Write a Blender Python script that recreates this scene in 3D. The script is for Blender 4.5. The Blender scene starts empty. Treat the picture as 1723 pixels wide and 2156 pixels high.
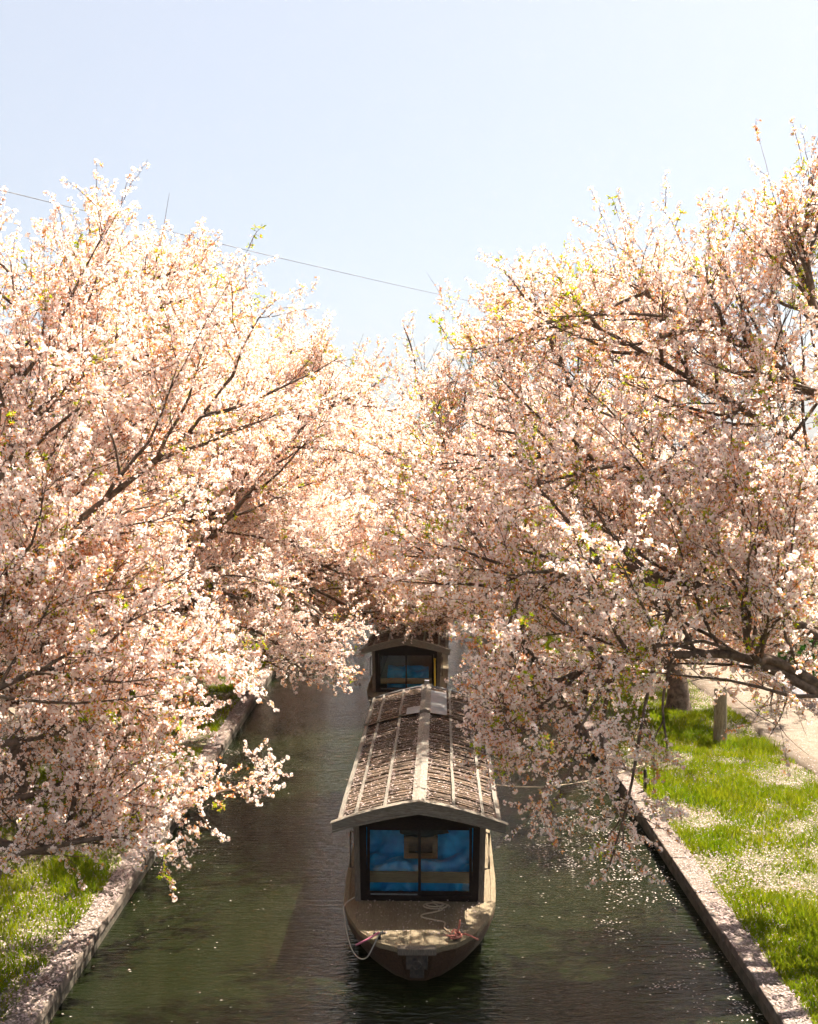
import bpy, math, random
import numpy as np
from mathutils import Vector, Matrix

# ------------------------------------------------------------------ camera, sky, sun, exposure
sc = bpy.context.scene
COL = sc.collection
CAM_Z = 6.75
cd = bpy.data.cameras.new('camera')
cam = bpy.data.objects.new('camera', cd)
COL.objects.link(cam)
cam.location = (0, 0, CAM_Z)
cam.rotation_euler = (math.radians(90 - 2.3), 0, 0)
cd.sensor_fit = 'VERTICAL'
cd.sensor_height = 24.0
cd.lens = 25.6
cd.clip_start = 0.1
cd.clip_end = 4000
cd.dof.use_dof = False
sc.camera = cam

SUN_AZ = math.radians(46)      # to the right of the viewing direction
SUN_EL = math.radians(58)
w = bpy.data.worlds.new('World')
sc.world = w
w.use_nodes = True
nt = w.node_tree
bg = nt.nodes['Background']
sky = nt.nodes.new('ShaderNodeTexSky')
sky.sky_type = 'NISHITA'
sky.sun_disc = False
sky.sun_elevation = SUN_EL
sky.sun_rotation = SUN_AZ
sky.altitude = 50
sky.air_density = 1.0
sky.dust_density = 3.0
sky.ozone_density = 1.0
veil = nt.nodes.new('ShaderNodeMix')          # thin even high cloud over the whole dome
veil.data_type = 'RGBA'
veil.inputs[0].default_value = 0.70
nt.links.new(sky.outputs[0], veil.inputs[6])
veil.inputs[7].default_value = (2.52, 2.58, 2.70, 1)
nt.links.new(veil.outputs[2], bg.inputs[0])
bg.inputs[1].default_value = 0.061
sl = bpy.data.lights.new('sun', 'SUN')
sl.energy = 5.0
sl.angle = math.radians(0.5)
sl.color = (1.0, 0.90, 0.76)
sun = bpy.data.objects.new('sun', sl)
COL.objects.link(sun)
sd = Vector((math.sin(SUN_AZ) * math.cos(SUN_EL), math.cos(SUN_AZ) * math.cos(SUN_EL), math.sin(SUN_EL)))
sun.rotation_euler = sd.to_track_quat('Z', 'Y').to_euler()
sun.location = (40, 40, 40)
vs = sc.view_settings
vs.view_transform = 'Standard'
vs.look = 'None'
vs.exposure = 2.25
vs.gamma = 1.0
cy = sc.cycles
cy.max_bounces = 14
cy.diffuse_bounces = 10
cy.glossy_bounces = 3
cy.transmission_bounces = 12
cy.transparent_max_bounces = 8
cy.volume_bounces = 1
cy.caustics_reflective = False
cy.caustics_refractive = False
cy.use_denoising = True
cy.use_adaptive_sampling = True
cy.adaptive_threshold = 0.05
cy.adaptive_min_samples = 16
cy.use_light_tree = False

R = np.random.RandomState
rad = math.radians
FV = 2300.0


def P(vx, vy, D):
    """a sight line of the photograph (1723 x 2156 grid) met at distance D: gives a point in the place"""
    return np.array([(vx - 861.0) * D / FV, D, CAM_Z - (vy - 985.0) * D / FV])


# ------------------------------------------------------------------ materials
def new_mat(name):
    m = bpy.data.materials.new(name)
    m.use_nodes = True
    return m, m.node_tree, m.node_tree.nodes, m.node_tree.links


def col4(c):
    return (c[0], c[1], c[2], 1.0)


def surf(name, c1, c2, scale=4.0, stretch=(1, 1, 1), rough=0.8, bump=0.3, bscale=30.0, c3=None, rnd=0.0, spec=0.3, metal=0.0, coord='Object', bdist=0.02, lo=0.35, hi=0.65):
    m, t, n, l = new_mat(name)
    b = n['Principled BSDF']
    tc = n.new('ShaderNodeTexCoord')
    mp = n.new('ShaderNodeMapping')
    mp.inputs['Scale'].default_value = stretch
    l.new(tc.outputs[coord], mp.inputs[0])
    no = n.new('ShaderNodeTexNoise')
    no.inputs['Scale'].default_value = scale
    no.inputs['Detail'].default_value = 8
    no.inputs['Roughness'].default_value = 0.65
    vec = mp.outputs[0]
    if rnd:
        oi = n.new('ShaderNodeObjectInfo')
        ad = n.new('ShaderNodeVectorMath')
        ad.operation = 'MULTIPLY_ADD'
        cb = n.new('ShaderNodeCombineXYZ')
        for i in range(3):
            l.new(oi.outputs['Random'], cb.inputs[i])
        l.new(cb.outputs[0], ad.inputs[0])
        ad.inputs[1].default_value = (37, 53, 71)
        l.new(mp.outputs[0], ad.inputs[2])
        vec = ad.outputs[0]
    l.new(vec, no.inputs['Vector'])
    rp = n.new('ShaderNodeValToRGB')
    rp.color_ramp.elements[0].position = lo
    rp.color_ramp.elements[1].position = hi
    rp.color_ramp.elements[0].color = col4(c1)
    rp.color_ramp.elements[1].color = col4(c2)
    if c3:
        e = rp.color_ramp.elements.new((lo + hi) / 2)
        e.color = col4(c3)
    l.new(no.outputs[0], rp.inputs[0])
    out = rp.outputs[0]
    if rnd:
        hs = n.new('ShaderNodeHueSaturation')
        mr = n.new('ShaderNodeMapRange')
        mr.inputs[3].default_value = 1 - rnd
        mr.inputs[4].default_value = 1 + rnd
        l.new(oi.outputs['Random'], mr.inputs[0])
        l.new(mr.outputs[0], hs.inputs['Value'])
        l.new(out, hs.inputs['Color'])
        out = hs.outputs[0]
    l.new(out, b.inputs['Base Color'])
    b.inputs['Roughness'].default_value = rough
    b.inputs['Specular IOR Level'].default_value = spec
    b.inputs['Metallic'].default_value = metal
    if bump:
        n2 = n.new('ShaderNodeTexNoise')
        n2.inputs['Scale'].default_value = bscale
        n2.inputs['Detail'].default_value = 6
        l.new(vec, n2.inputs['Vector'])
        bp = n.new('ShaderNodeBump')
        bp.inputs['Strength'].default_value = bump
        bp.inputs['Distance'].default_value = bdist
        l.new(n2.outputs[0], bp.inputs['Height'])
        l.new(bp.outputs[0], b.inputs['Normal'])
    return m


def leafy(name, ca, cb, trans=0.5, tcol=None, gloss=0.0):
    """thin petal or leaf: diffuse on the lit side, translucent from behind, colour varies per instance and per place"""
    m, t, n, l = new_mat(name)
    n.remove(n['Principled BSDF'])
    out = n['Material Output']
    tc = n.new('ShaderNodeTexCoord')
    ge = n.new('ShaderNodeNewGeometry')
    wn = n.new('ShaderNodeTexNoise')
    wn.inputs['Scale'].default_value = 1.3
    wn.inputs['Detail'].default_value = 5
    l.new(ge.outputs['Position'], wn.inputs['Vector'])
    ri = ge.outputs['Random Per Island']
    ad = n.new('ShaderNodeMath')
    ad.operation = 'MULTIPLY_ADD'
    l.new(ri, ad.inputs[0])
    ad.inputs[1].default_value = 0.55
    sub = n.new('ShaderNodeMath')
    sub.operation = 'SUBTRACT'
    l.new(wn.outputs[0], sub.inputs[0])
    sub.inputs[1].default_value = 0.27
    l.new(sub.outputs[0], ad.inputs[2])
    mx = n.new('ShaderNodeMix')
    mx.data_type = 'RGBA'
    l.new(ad.outputs[0], mx.inputs['Factor'])
    mx.inputs[6].default_value = col4(ca)
    mx.inputs[7].default_value = col4(cb)
    d = n.new('ShaderNodeBsdfDiffuse')
    tr = n.new('ShaderNodeBsdfTranslucent')
    l.new(mx.outputs[2], d.inputs[0])
    if tcol:
        mm = n.new('ShaderNodeMix')
        mm.data_type = 'RGBA'
        mm.blend_type = 'MULTIPLY'
        mm.inputs[0].default_value = 1.0
        l.new(mx.outputs[2], mm.inputs[6])
        mm.inputs[7].default_value = col4(tcol)
        l.new(mm.outputs[2], tr.inputs[0])
    else:
        l.new(mx.outputs[2], tr.inputs[0])
    ms = n.new('ShaderNodeMixShader')
    ms.inputs[0].default_value = trans
    l.new(d.outputs[0], ms.inputs[1])
    l.new(tr.outputs[0], ms.inputs[2])
    l.new(ms.outputs[0], out.inputs[0])
    return m


M = {}
M['bark'] = surf('cherry_bark', (0.05, 0.033, 0.024), (0.17, 0.118, 0.085), 9, (1, 1, 1), 0.9, 0.6, 40, bdist=0.02)
M['twig'] = surf('twig_bark', (0.10, 0.06, 0.042), (0.20, 0.12, 0.085), 9, (1, 1, 1), 0.8, 0, 40)
M['petal'] = leafy('petal', (0.96, 0.92, 0.89), (0.95, 0.85, 0.82), 0.6, (1.0, 0.98, 0.945))
M['petal_pink'] = leafy('petal_pink', (0.94, 0.85, 0.82), (0.90, 0.72, 0.69), 0.58, (1.0, 0.96, 0.93))
M['calyx'] = leafy('calyx', (0.70, 0.33, 0.26), (0.72, 0.46, 0.24), 0.5)
M['bronze'] = leafy('bronze_leaf', (0.78, 0.34, 0.17), (0.72, 0.42, 0.12), 0.55, (1, 0.85, 0.7))
M['green'] = leafy('young_leaf', (0.48, 0.52, 0.02), (0.32, 0.43, 0.02), 0.5, (1, 1, 0.5))
M['grass'] = leafy('grass_blade', (0.075, 0.165, 0.006), (0.25, 0.245, 0.018), 0.5, (1, 1, 0.45))
M['hedge'] = leafy('hedge_leaf', (0.012, 0.045, 0.008), (0.035, 0.085, 0.012), 0.3)
M['willow'] = leafy('spring_leaf', (0.22, 0.30, 0.05), (0.33, 0.36, 0.10), 0.45)
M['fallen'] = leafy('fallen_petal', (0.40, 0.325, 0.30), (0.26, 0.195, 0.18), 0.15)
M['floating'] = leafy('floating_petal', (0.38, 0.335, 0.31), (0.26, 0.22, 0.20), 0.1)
M['soil'] = surf('bank_soil', (0.075, 0.06, 0.036), (0.15, 0.12, 0.09), 1.6, rough=0.95, bump=0.5, bscale=40, coord='Object', c3=(0.085, 0.085, 0.03))
M['path'] = surf('sandy_path', (0.13, 0.098, 0.07), (0.185, 0.15, 0.115), 5, rough=0.95, bump=0.4, bscale=90)
M['kerb'] = surf('kerb_stone', (0.08, 0.062, 0.048), (0.18, 0.142, 0.115), 6, rough=0.9, bump=0.5, bscale=35, rnd=0.12)
M['cwall'] = surf('canal_wall', (0.03, 0.028, 0.02), (0.11, 0.09, 0.065), 5, rough=0.85, bump=0.7, bscale=16, rnd=0.2)
M['grey_stone'] = surf('grey_stone', (0.13, 0.13, 0.145), (0.24, 0.235, 0.25), 10, rough=0.9, bump=0.5, bscale=50, rnd=0.1)
M['weathered'] = surf('weathered_wood', (0.10, 0.083, 0.064), (0.205, 0.178, 0.142), 5, (2, 14, 14), 0.85, 0.4, 30, rnd=0.1)
M['weathered_y'] = surf('weathered_wood_lengthwise', (0.10, 0.086, 0.07), (0.22, 0.195, 0.16), 5, (14, 1.6, 14), 0.85, 0.4, 30, rnd=0.1)
M['slat'] = surf('roof_slat_wood', (0.014, 0.010, 0.008), (0.19, 0.125, 0.075), 4, (2.2, 26, 10), 0.85, 0.6, 20, c3=(0.065, 0.042, 0.027), rnd=0.4)
M['deck'] = surf('deck_wood', (0.09, 0.067, 0.038), (0.175, 0.135, 0.08), 5, (16, 1.5, 10), 0.7, 0.3, 30, rnd=0.14)
M['hullw'] = surf('hull_wood', (0.03, 0.014, 0.008), (0.10, 0.05, 0.026), 4, (10, 1.5, 12), 0.6, 0.4, 20)
M['dark'] = surf('dark_frame', (0.006, 0.004, 0.003), (0.02, 0.012, 0.009), 6, (3, 3, 12), 0.75, 0.2, 30, spec=0.12)
M['post'] = surf('cabin_post_wood', (0.06, 0.045, 0.033), (0.14, 0.11, 0.082), 6, (14, 14, 1.5), 0.8, 0.3, 30, rnd=0.1)
M['pale'] = surf('pale_wood', (0.26, 0.16, 0.08), (0.38, 0.26, 0.14), 5, (2, 12, 14), 0.6, 0.2, 30)
M['crate'] = surf('crate_wood', (0.18, 0.075, 0.025), (0.30, 0.14, 0.05), 5, (3, 12, 12), 0.6, 0.2, 30)
M['tarp'] = surf('blue_tarp', (0.0, 0.24, 0.62), (0.005, 0.48, 0.90), 3, (1, 1, 1), 0.32, 0.5, 7, spec=0.6, bdist=0.05)
M['rope'] = surf('rope', (0.24, 0.18, 0.12), (0.36, 0.29, 0.21), 60, rough=0.9, bump=0.6, bscale=160)
M['rope_red'] = surf('red_rope', (0.26, 0.07, 0.05), (0.40, 0.16, 0.12), 60, rough=0.9, bump=0.6, bscale=160)
M['rope_white'] = surf('white_rope', (0.24, 0.22, 0.18), (0.34, 0.32, 0.27), 60, rough=0.9, bump=0.6, bscale=160)
M['pink'] = surf('pink_plastic', (0.34, 0.08, 0.13), (0.45, 0.15, 0.2), 9, rough=0.5, bump=0)
M['iron'] = surf('iron', (0.03, 0.028, 0.026), (0.10, 0.075, 0.06), 12, rough=0.55, bump=0.3, metal=0.6)
M['steel'] = surf('galvanised', (0.13, 0.135, 0.14), (0.20, 0.205, 0.21), 9, rough=0.5, bump=0.1, metal=0.5)
M['yellow'] = surf('yellow_paint', (0.72, 0.45, 0.02), (0.80, 0.55, 0.04), 5, rough=0.5, bump=0.1)
M['log'] = surf('log_post_wood', (0.13, 0.10, 0.065), (0.30, 0.25, 0.17), 7, (9, 9, 1), 0.9, 0.5, 25)
M['cloth'] = surf('dark_cloth', (0.02, 0.016, 0.014), (0.06, 0.045, 0.035), 8, rough=0.9, bump=0.4)
M['plaster'] = surf('plaster', (0.62, 0.60, 0.55), (0.74, 0.72, 0.68), 3, rough=0.9, bump=0.2)
M['burnt'] = surf('charred_board', (0.035, 0.027, 0.022), (0.10, 0.075, 0.06), 6, (12, 12, 1.5), 0.85, 0.4, 30, rnd=0.15)
M['tile'] = surf('roof_tile', (0.14, 0.145, 0.155), (0.27, 0.275, 0.29), 5, rough=0.6, bump=0.3, rnd=0.1)
M['concrete'] = surf('concrete', (0.36, 0.35, 0.33), (0.48, 0.47, 0.45), 8, rough=0.9, bump=0.2)
M['cable'] = surf('cable_rubber', (0.05, 0.05, 0.055), (0.08, 0.08, 0.085), 8, rough=0.6, bump=0)


def glass_mat():
    m, t, n, l = new_mat('window_glass')
    n.remove(n['Principled BSDF'])
    tr = n.new('ShaderNodeBsdfTransparent')
    tr.inputs[0].default_value = (0.86, 0.90, 0.90, 1)
    gl = n.new('ShaderNodeBsdfGlossy')
    gl.inputs['Roughness'].default_value = 0.02
    fr = n.new('ShaderNodeFresnel')
    fr.inputs[0].default_value = 1.45
    ms = n.new('ShaderNodeMixShader')
    l.new(fr.outputs[0], ms.inputs[0])
    l.new(tr.outputs[0], ms.inputs[1])
    l.new(gl.outputs[0], ms.inputs[2])
    l.new(ms.outputs[0], n['Material Output'].inputs[0])
    return m


M['glass'] = glass_mat()


def water_mat():
    m, t, n, l = new_mat('canal_water')
    b = n['Principled BSDF']
    tc = n.new('ShaderNodeTexCoord')
    no = n.new('ShaderNodeTexNoise')
    no.inputs['Scale'].default_value = 0.35
    no.inputs['Detail'].default_value = 4
    l.new(tc.outputs['Object'], no.inputs[0])
    rp = n.new('ShaderNodeValToRGB')
    rp.color_ramp.elements[0].color = (0.003, 0.005, 0.0013, 1)
    rp.color_ramp.elements[1].color = (0.008, 0.0105, 0.003, 1)
    l.new(no.outputs[0], rp.inputs[0])
    l.new(rp.outputs[0], b.inputs['Base Color'])
    b.inputs['Roughness'].default_value = 0.035
    b.inputs['IOR'].default_value = 1.333
    b.inputs['Specular IOR Level'].default_value = 0.5
    h = None
    for sx, sy, s, wt in ((1.0, 5.5, 2.4, 1.0), (1.2, 5.5, 6.0, 0.5), (0.5, 1.2, 0.8, 1.0)):
        mp = n.new('ShaderNodeMapping')
        mp.inputs['Scale'].default_value = (sx, sy, 1)
        mp.inputs['Rotation'].default_value = (0, 0, 0.08 * s)
        l.new(tc.outputs['Object'], mp.inputs[0])
        nz = n.new('ShaderNodeTexNoise')
        nz.inputs['Scale'].default_value = s
        nz.inputs['Detail'].default_value = 2
        nz.inputs['Distortion'].default_value = 0.3
        l.new(mp.outputs[0], nz.inputs[0])
        mu = n.new('ShaderNodeMath')
        mu.operation = 'MULTIPLY_ADD'
        l.new(nz.outputs[0], mu.inputs[0])
        mu.inputs[1].default_value = wt
        if h is None:
            mu.inputs[2].default_value = 0
        else:
            l.new(h, mu.inputs[2])
        h = mu.outputs[0]
    bp = n.new('ShaderNodeBump')
    bp.inputs['Strength'].default_value = 0.52
    bp.inputs['Distance'].default_value = 0.05
    l.new(h, bp.inputs['Height'])
    l.new(bp.outputs[0], b.inputs['Normal'])
    return m


M['water'] = water_mat()


# ------------------------------------------------------------------ mesh helpers
def tag(o, label=None, cat=None, group=None, kind=None):
    if label:
        o['label'] = label
    if cat:
        o['category'] = cat
    if group:
        o['group'] = group
    if kind:
        o['kind'] = kind
    return o


def empty(name, loc=(0, 0, 0), rz=0.0):
    o = bpy.data.objects.new(name, None)
    COL.objects.link(o)
    o.location = loc
    o.rotation_euler = (0, 0, rz)
    o.empty_display_size = 0.2
    return o


class MB:
    def __init__(s):
        s.v, s.f, s.m, s.n = [], [], [], 0

    def add(s, v, f, m=0):
        s.v.append(np.asarray(v, float).reshape(-1, 3))
        for q in f:
            s.f.append([i + s.n for i in q])
            s.m.append(m)
        s.n += len(s.v[-1])

    def box(s, x0, x1, y0, y1, z0, z1, m=0):
        v = [(x, y, z) for z in (z0, z1) for y in (y0, y1) for x in (x0, x1)]
        s.add(v, [(0, 2, 3, 1), (4, 5, 7, 6), (0, 1, 5, 4), (2, 6, 7, 3), (0, 4, 6, 2), (1, 3, 7, 5)], m)

    def tube(s, pts, rr, sides=6, m=0, cap=True):
        v, f = tube_arrays(pts, rr, sides, cap)
        s.add(v, f, m)

    def build(s, name, mats, parent=None, smooth=False, bevel=0.0):
        me = bpy.data.meshes.new(name)
        vv = np.concatenate(s.v) if s.v else np.zeros((0, 3))
        me.from_pydata(vv.tolist(), [], s.f)
        if not isinstance(mats, (list, tuple)):
            mats = [mats]
        for k in mats:
            me.materials.append(k)
        if len(mats) > 1:
            me.polygons.foreach_set('material_index', s.m)
        if smooth:
            me.polygons.foreach_set('use_smooth', [True] * len(me.polygons))
        me.update()
        o = bpy.data.objects.new(name, me)
        COL.objects.link(o)
        if parent is not None:
            o.parent = parent
        if bevel:
            bv = o.modifiers.new('bevel', 'BEVEL')
            bv.width = bevel
            bv.segments = 2
            bv.limit_method = 'ANGLE'
        return o


def tube_arrays(pts, rr, sides=6, cap=True):
    pts = np.asarray(pts, float)
    n = len(pts)
    rr = np.broadcast_to(np.asarray(rr, float), (n,))
    t = np.gradient(pts, axis=0)
    t /= np.linalg.norm(t, axis=1)[:, None] + 1e-9
    ref = np.array([0.0, 0, 1]) if abs(t[0][2]) < 0.8 else np.array([1.0, 0, 0])
    u = np.cross(t, ref)
    u /= np.linalg.norm(u, axis=1)[:, None] + 1e-9
    w_ = np.cross(t, u)
    a = np.arange(sides) * 2 * math.pi / sides
    v = pts[:, None, :] + rr[:, None, None] * (np.cos(a)[None, :, None] * u[:, None, :] + np.sin(a)[None, :, None] * w_[:, None, :])
    v = v.reshape(-1, 3)
    f = []
    for i in range(n - 1):
        for k in range(sides):
            k2 = (k + 1) % sides
            f.append((i * sides + k, i * sides + k2, (i + 1) * sides + k2, (i + 1) * sides + k))
    if cap:
        f.append(tuple(range(sides - 1, -1, -1)))
        f.append(tuple((n - 1) * sides + k for k in range(sides)))
    return v, f


def fast_mesh(name, V, F, mats, midx=None, parent=None, smooth=False):
    """V (n,3), F (m,k) index array with k corners each"""
    me = bpy.data.meshes.new(name)
    m_, k = F.shape
    me.vertices.add(len(V))
    me.vertices.foreach_set('co', np.ascontiguousarray(V, dtype=np.float32).ravel())
    me.loops.add(m_ * k)
    me.loops.foreach_set('vertex_index', np.ascontiguousarray(F, dtype=np.int32).ravel())
    me.polygons.add(m_)
    me.polygons.foreach_set('loop_start', np.arange(0, m_ * k, k, dtype=np.int32))
    if not isinstance(mats, (list, tuple)):
        mats = [mats]
    for q in mats:
        me.materials.append(q)
    if midx is not None:
        me.polygons.foreach_set('material_index', np.ascontiguousarray(midx, dtype=np.int32))
    if smooth:
        me.polygons.foreach_set('use_smooth', np.ones(m_, dtype=bool))
    me.update(calc_edges=True)
    me.validate()
    o = bpy.data.objects.new(name, me)
    COL.objects.link(o)
    if parent is not None:
        o.parent = parent
    return o


def copy_tree(o, parent=None):
    c = o.copy()
    COL.objects.link(c)
    c.parent = parent
    for ch in o.children:
        copy_tree(ch, c)
    return c


def unit(v):
    v = np.asarray(v, float)
    return v / (np.linalg.norm(v) + 1e-9)


def vnoise(x, y, seed=0, s=1.0):
    """cheap smooth 2-D noise 0..1"""
    x = np.asarray(x) * s
    y = np.asarray(y) * s

    def h(i, j):
        q = np.sin(i * 127.1 + j * 311.7 + seed * 17.3) * 43758.5453
        return q - np.floor(q)
    i, j = np.floor(x), np.floor(y)
    a, b = x - i, y - j
    a = a * a * (3 - 2 * a)
    b = b * b * (3 - 2 * b)
    return (h(i, j) * (1 - a) + h(i + 1, j) * a) * (1 - b) + (h(i, j + 1) * (1 - a) + h(i + 1, j + 1) * a) * b


def petals_mesh(name, pts, size, rng, mat, tilt=0.25, parent=None):
    n = len(pts)
    a = rng.uniform(0, 2 * math.pi, n)
    sz = size * rng.uniform(0.7, 1.3, n)
    u = np.stack([np.cos(a), np.sin(a), rng.normal(0, tilt, n)], 1) * sz[:, None]
    v = np.stack([-np.sin(a), np.cos(a), rng.normal(0, tilt, n)], 1) * sz[:, None] * 0.72
    V = np.stack([pts - u, pts - 0.1 * u - v, pts + u * 0.9, pts - 0.1 * u + v], 1).reshape(-1, 3)
    F = np.arange(n * 4).reshape(n, 4)
    return fast_mesh(name, V, F, mat, parent=parent)


# ------------------------------------------------------------------ the setting: water, banks, kerbs, paths
BANK = 0.30
EDGE = 4.38
KW = 0.36
Y0, Y1 = -6.0, 92.0


def grid_sheet(name, x0, x1, y0, y1, nx, ny, zf, mat, kind='structure'):
    X, Y = np.meshgrid(np.linspace(x0, x1, nx), np.linspace(y0, y1, ny))
    Z = zf(X, Y)
    V = np.stack([X, Y, Z], 2).reshape(-1, 3)
    idx = np.arange(nx * ny).reshape(ny, nx)
    F = np.stack([idx[:-1, :-1], idx[:-1, 1:], idx[1:, 1:], idx[1:, :-1]], 2).reshape(-1, 4)
    o = fast_mesh(name, V, F, mat, smooth=True)
    o['kind'] = kind
    return o


grid_sheet('canal_water', -EDGE, EDGE, Y0, Y1, 2, 2, lambda x, y: 0 * x, M['water'])


def bank_z(X, Y):
    d = np.abs(X) - EDGE - KW
    return BANK - 0.03 + 0.10 * (vnoise(X, Y, 3, 0.5) - 0.5) * np.clip(d, 0, 1) + 0.05 * (vnoise(X, Y, 8, 2.1) - 0.5) * np.clip(d, 0, 1)


def far_z(X, Y):
    return BANK - 0.05 + 0 * X


grid_sheet('bank_left', -14.0, -EDGE - KW + 0.02, Y0, Y1, 40, 260, bank_z, M['soil'])
grid_sheet('bank_right', EDGE + KW - 0.02, 14.0, Y0, Y1, 40, 260, bank_z, M['soil'])
grid_sheet('ground_left', -1500, -13.9, -60, 2000, 2, 2, lambda x, y: 0 * x + BANK - 0.12, M['soil'])
grid_sheet('ground_right', 13.9, 1500, -60, 2000, 2, 2, lambda x, y: 0 * x + BANK - 0.12, M['soil'])
grid_sheet('ground_far', -13.95, 13.95, Y1 - 0.05, 2000, 2, 2, lambda x, y: 0 * x + BANK - 0.115, M['soil'])
endw = MB()
endw.box(-EDGE, EDGE, Y1 - 0.1, Y1 + 0.2, -0.6, BANK - 0.09)
tag(endw.build('canal_end_wall', M['cwall']), kind='structure')

rng = R(5)
for side, nm in ((-1, 'left'), (1, 'right')):
    root = empty('canal_kerb', (side * EDGE, 0, 0))
    tag(root, 'petal-strewn pale stone kerb along the %s water edge of the canal' % nm, 'kerb')
    wl = MB()
    wl.box(0.0 if side > 0 else -0.4, 0.4 if side > 0 else 0.0, Y0, Y1, -0.6, BANK - 0.13)
    wl.build('retaining_wall', M['cwall'], root)
    protos = []
    for k in range(4):
        b = MB()
        L = 1.435
        b.box(-KW / 2, KW / 2, -L / 2, L / 2, -0.13, 0.0)
        o = b.build('kerb_stone', M['kerb'], root, bevel=0.018)
        protos.append(o.data)
        bpy.data.objects.remove(o)
    y = 6.0
    i = 0
    while y < 60:
        o = bpy.data.objects.new('kerb_stone', protos[i % 4])
        COL.objects.link(o)
        o.parent = root
        o.location = (side * (KW / 2 - 0.02 + rng.uniform(-0.015, 0.015)), y + 0.75, BANK + rng.uniform(-0.012, 0.012))
        o.rotation_euler = (rng.uniform(-.004, .004), rng.uniform(-.02, .02), rng.uniform(-.008, .008))
        bv = o.modifiers.new('bevel', 'BEVEL')
        bv.width = 0.02
        bv.segments = 2
        y += 1.48
        i += 1
    far = MB()
    far.box(-0.02 if side > 0 else -KW + 0.02, KW - 0.02 if side > 0 else 0.02, 60.2, Y1, BANK - 0.13, BANK)
    far.build('kerb_run', M['kerb'], root)

# sandy path, stone edging and hedge on the right; trodden path on the left
PX0, PX1 = 8.5, 10.5


def path_edge(y, s):
    return 0.25 * (vnoise(y * 0.4, y * 0 + s, 4) - 0.5)


def path_sheet(name, xa, xb, z):
    ys = np.linspace(4, 90, 120)
    V = []
    for y in ys:
        a, b = xa + path_edge(y, 1.3), xb + path_edge(y, 7.1)
        for t in (0, .03, .35, .65, .97, 1):
            V.append((a + (b - a) * t, y, z + 0.015 * math.sin(t * math.pi) - (.16 if t in (0, 1) else 0)))
    idx = np.arange(len(V)).reshape(len(ys), 6)
    F = np.stack([idx[:-1, :-1], idx[:-1, 1:], idx[1:, 1:], idx[1:, :-1]], 2).reshape(-1, 4)
    o = fast_mesh(name, np.array(V), F, M['path'], smooth=True)
    o['kind'] = 'structure'


path_sheet('sandy_path_right', PX0, PX1 + 0.2, BANK + 0.05)
path_sheet('sandy_path_left', -11.6, -9.4, BANK + 0.05)

root = empty('stone_edging', (11.0, 0, BANK))
tag(root, 'low rounded grey stone edging between sandy path and hedge', 'edging')
st = MB()
ang = np.linspace(0, math.pi, 7)
prof = [(-0.36, -0.1)] + [(-0.36 * math.cos(a), 0.14 + 0.22 * math.sin(a)) for a in ang] + [(0.36, -0.1)]
L = 1.9
v = [(x, yy, z) for yy in (-L / 2, -L / 2 + .03, L / 2 - .03, L / 2) for (x, z) in prof]
v = [(x * (0.96 if abs(yy) > L / 2 - .01 else 1), yy, z * (0.95 if abs(yy) > L / 2 - .01 else 1)) for (x, yy, z) in v]
k = len(prof)
f = [(i * k + j, i * k + j + 1, (i + 1) * k + j + 1, (i + 1) * k + j) for i in range(3) for j in range(k - 1)]
f += [tuple(range(k)), tuple(3 * k + j for j in range(k - 1, -1, -1))]
st.add(v, f)
p0 = st.build('edging_stone', M['grey_stone'], root, smooth=False)
for i in range(26):
    o = p0 if i == 0 else p0.copy()
    if i:
        COL.objects.link(o)
        o.parent = root
    y = 12 + i * 1.93
    o.location = (rng.uniform(-.03, .03), y, rng.uniform(-.02, .02))
    o.rotation_euler = (0, 0, rng.uniform(-.02, .02))


def leaf_cloud(pts, size, rng, flat=0.0):
    n = len(pts)
    d1 = rng.normal(0, 1, (n, 3))
    d1 /= np.linalg.norm(d1, axis=1)[:, None]
    d2 = rng.normal(0, 1, (n, 3))
    d2 -= d1 * np.sum(d1 * d2, 1)[:, None]
    d2 /= np.linalg.norm(d2, axis=1)[:, None]
    s = size * rng.uniform(0.6, 1.4, n)[:, None]
    V = np.stack([pts - d1 * s, pts + d2 * s * .45, pts + d1 * s, pts - d2 * s * .45], 1).reshape(-1, 3)
    return V, np.arange(n * 4).reshape(n, 4)


def hedge(name, x0, x1, y0, y1, h, n, label, seed):
    rg = R(seed)
    root = empty(name, ((x0 + x1) / 2, y0, BANK - 0.1))
    tag(root, label, 'hedge')
    X = rg.uniform(x0, x1, n)
    Y = rg.uniform(y0, y1, n)
    top = h * (0.75 + 0.4 * vnoise(X, Y, seed, 0.9)) * (1 - 0.35 * np.abs((X - (x0 + x1) / 2) / ((x1 - x0) / 2)) ** 3)
    Z = top * rg.uniform(0, 1, n) ** 0.45
    V, F = leaf_cloud(np.stack([X, Y, Z + BANK], 1), 0.075, rg)
    V -= np.array(root.location)
    o = fast_mesh('foliage', V, F, M['hedge'], parent=root)
    o['kind'] = 'stuff'
    s = MB()
    for i in range(int((y1 - y0) / 0.8)):
        xx = rg.uniform(x0 + .3, x1 - .3) - root.location.x
        yy = i * 0.8 + rg.uniform(0, .5)
        s.tube([(xx, yy, 0), (xx + rg.normal(0, .1), yy, h * .4), (xx + rg.normal(0, .2), yy, h * .8)], [.03, .02, .01], 5)
    s.build('stem', M['bark'], root)['kind'] = 'stuff'


hedge('clipped_hedge', 11.5, 13.3, 12, 58, 1.3, 26000, 'dark green hedge behind the grey stone edging on the right', 21)
hedge('clipped_hedge', -14.0, -12.2, 14, 60, 1.3, 22000, 'dark green hedge behind the cherry trees on the left bank', 22)


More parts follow.
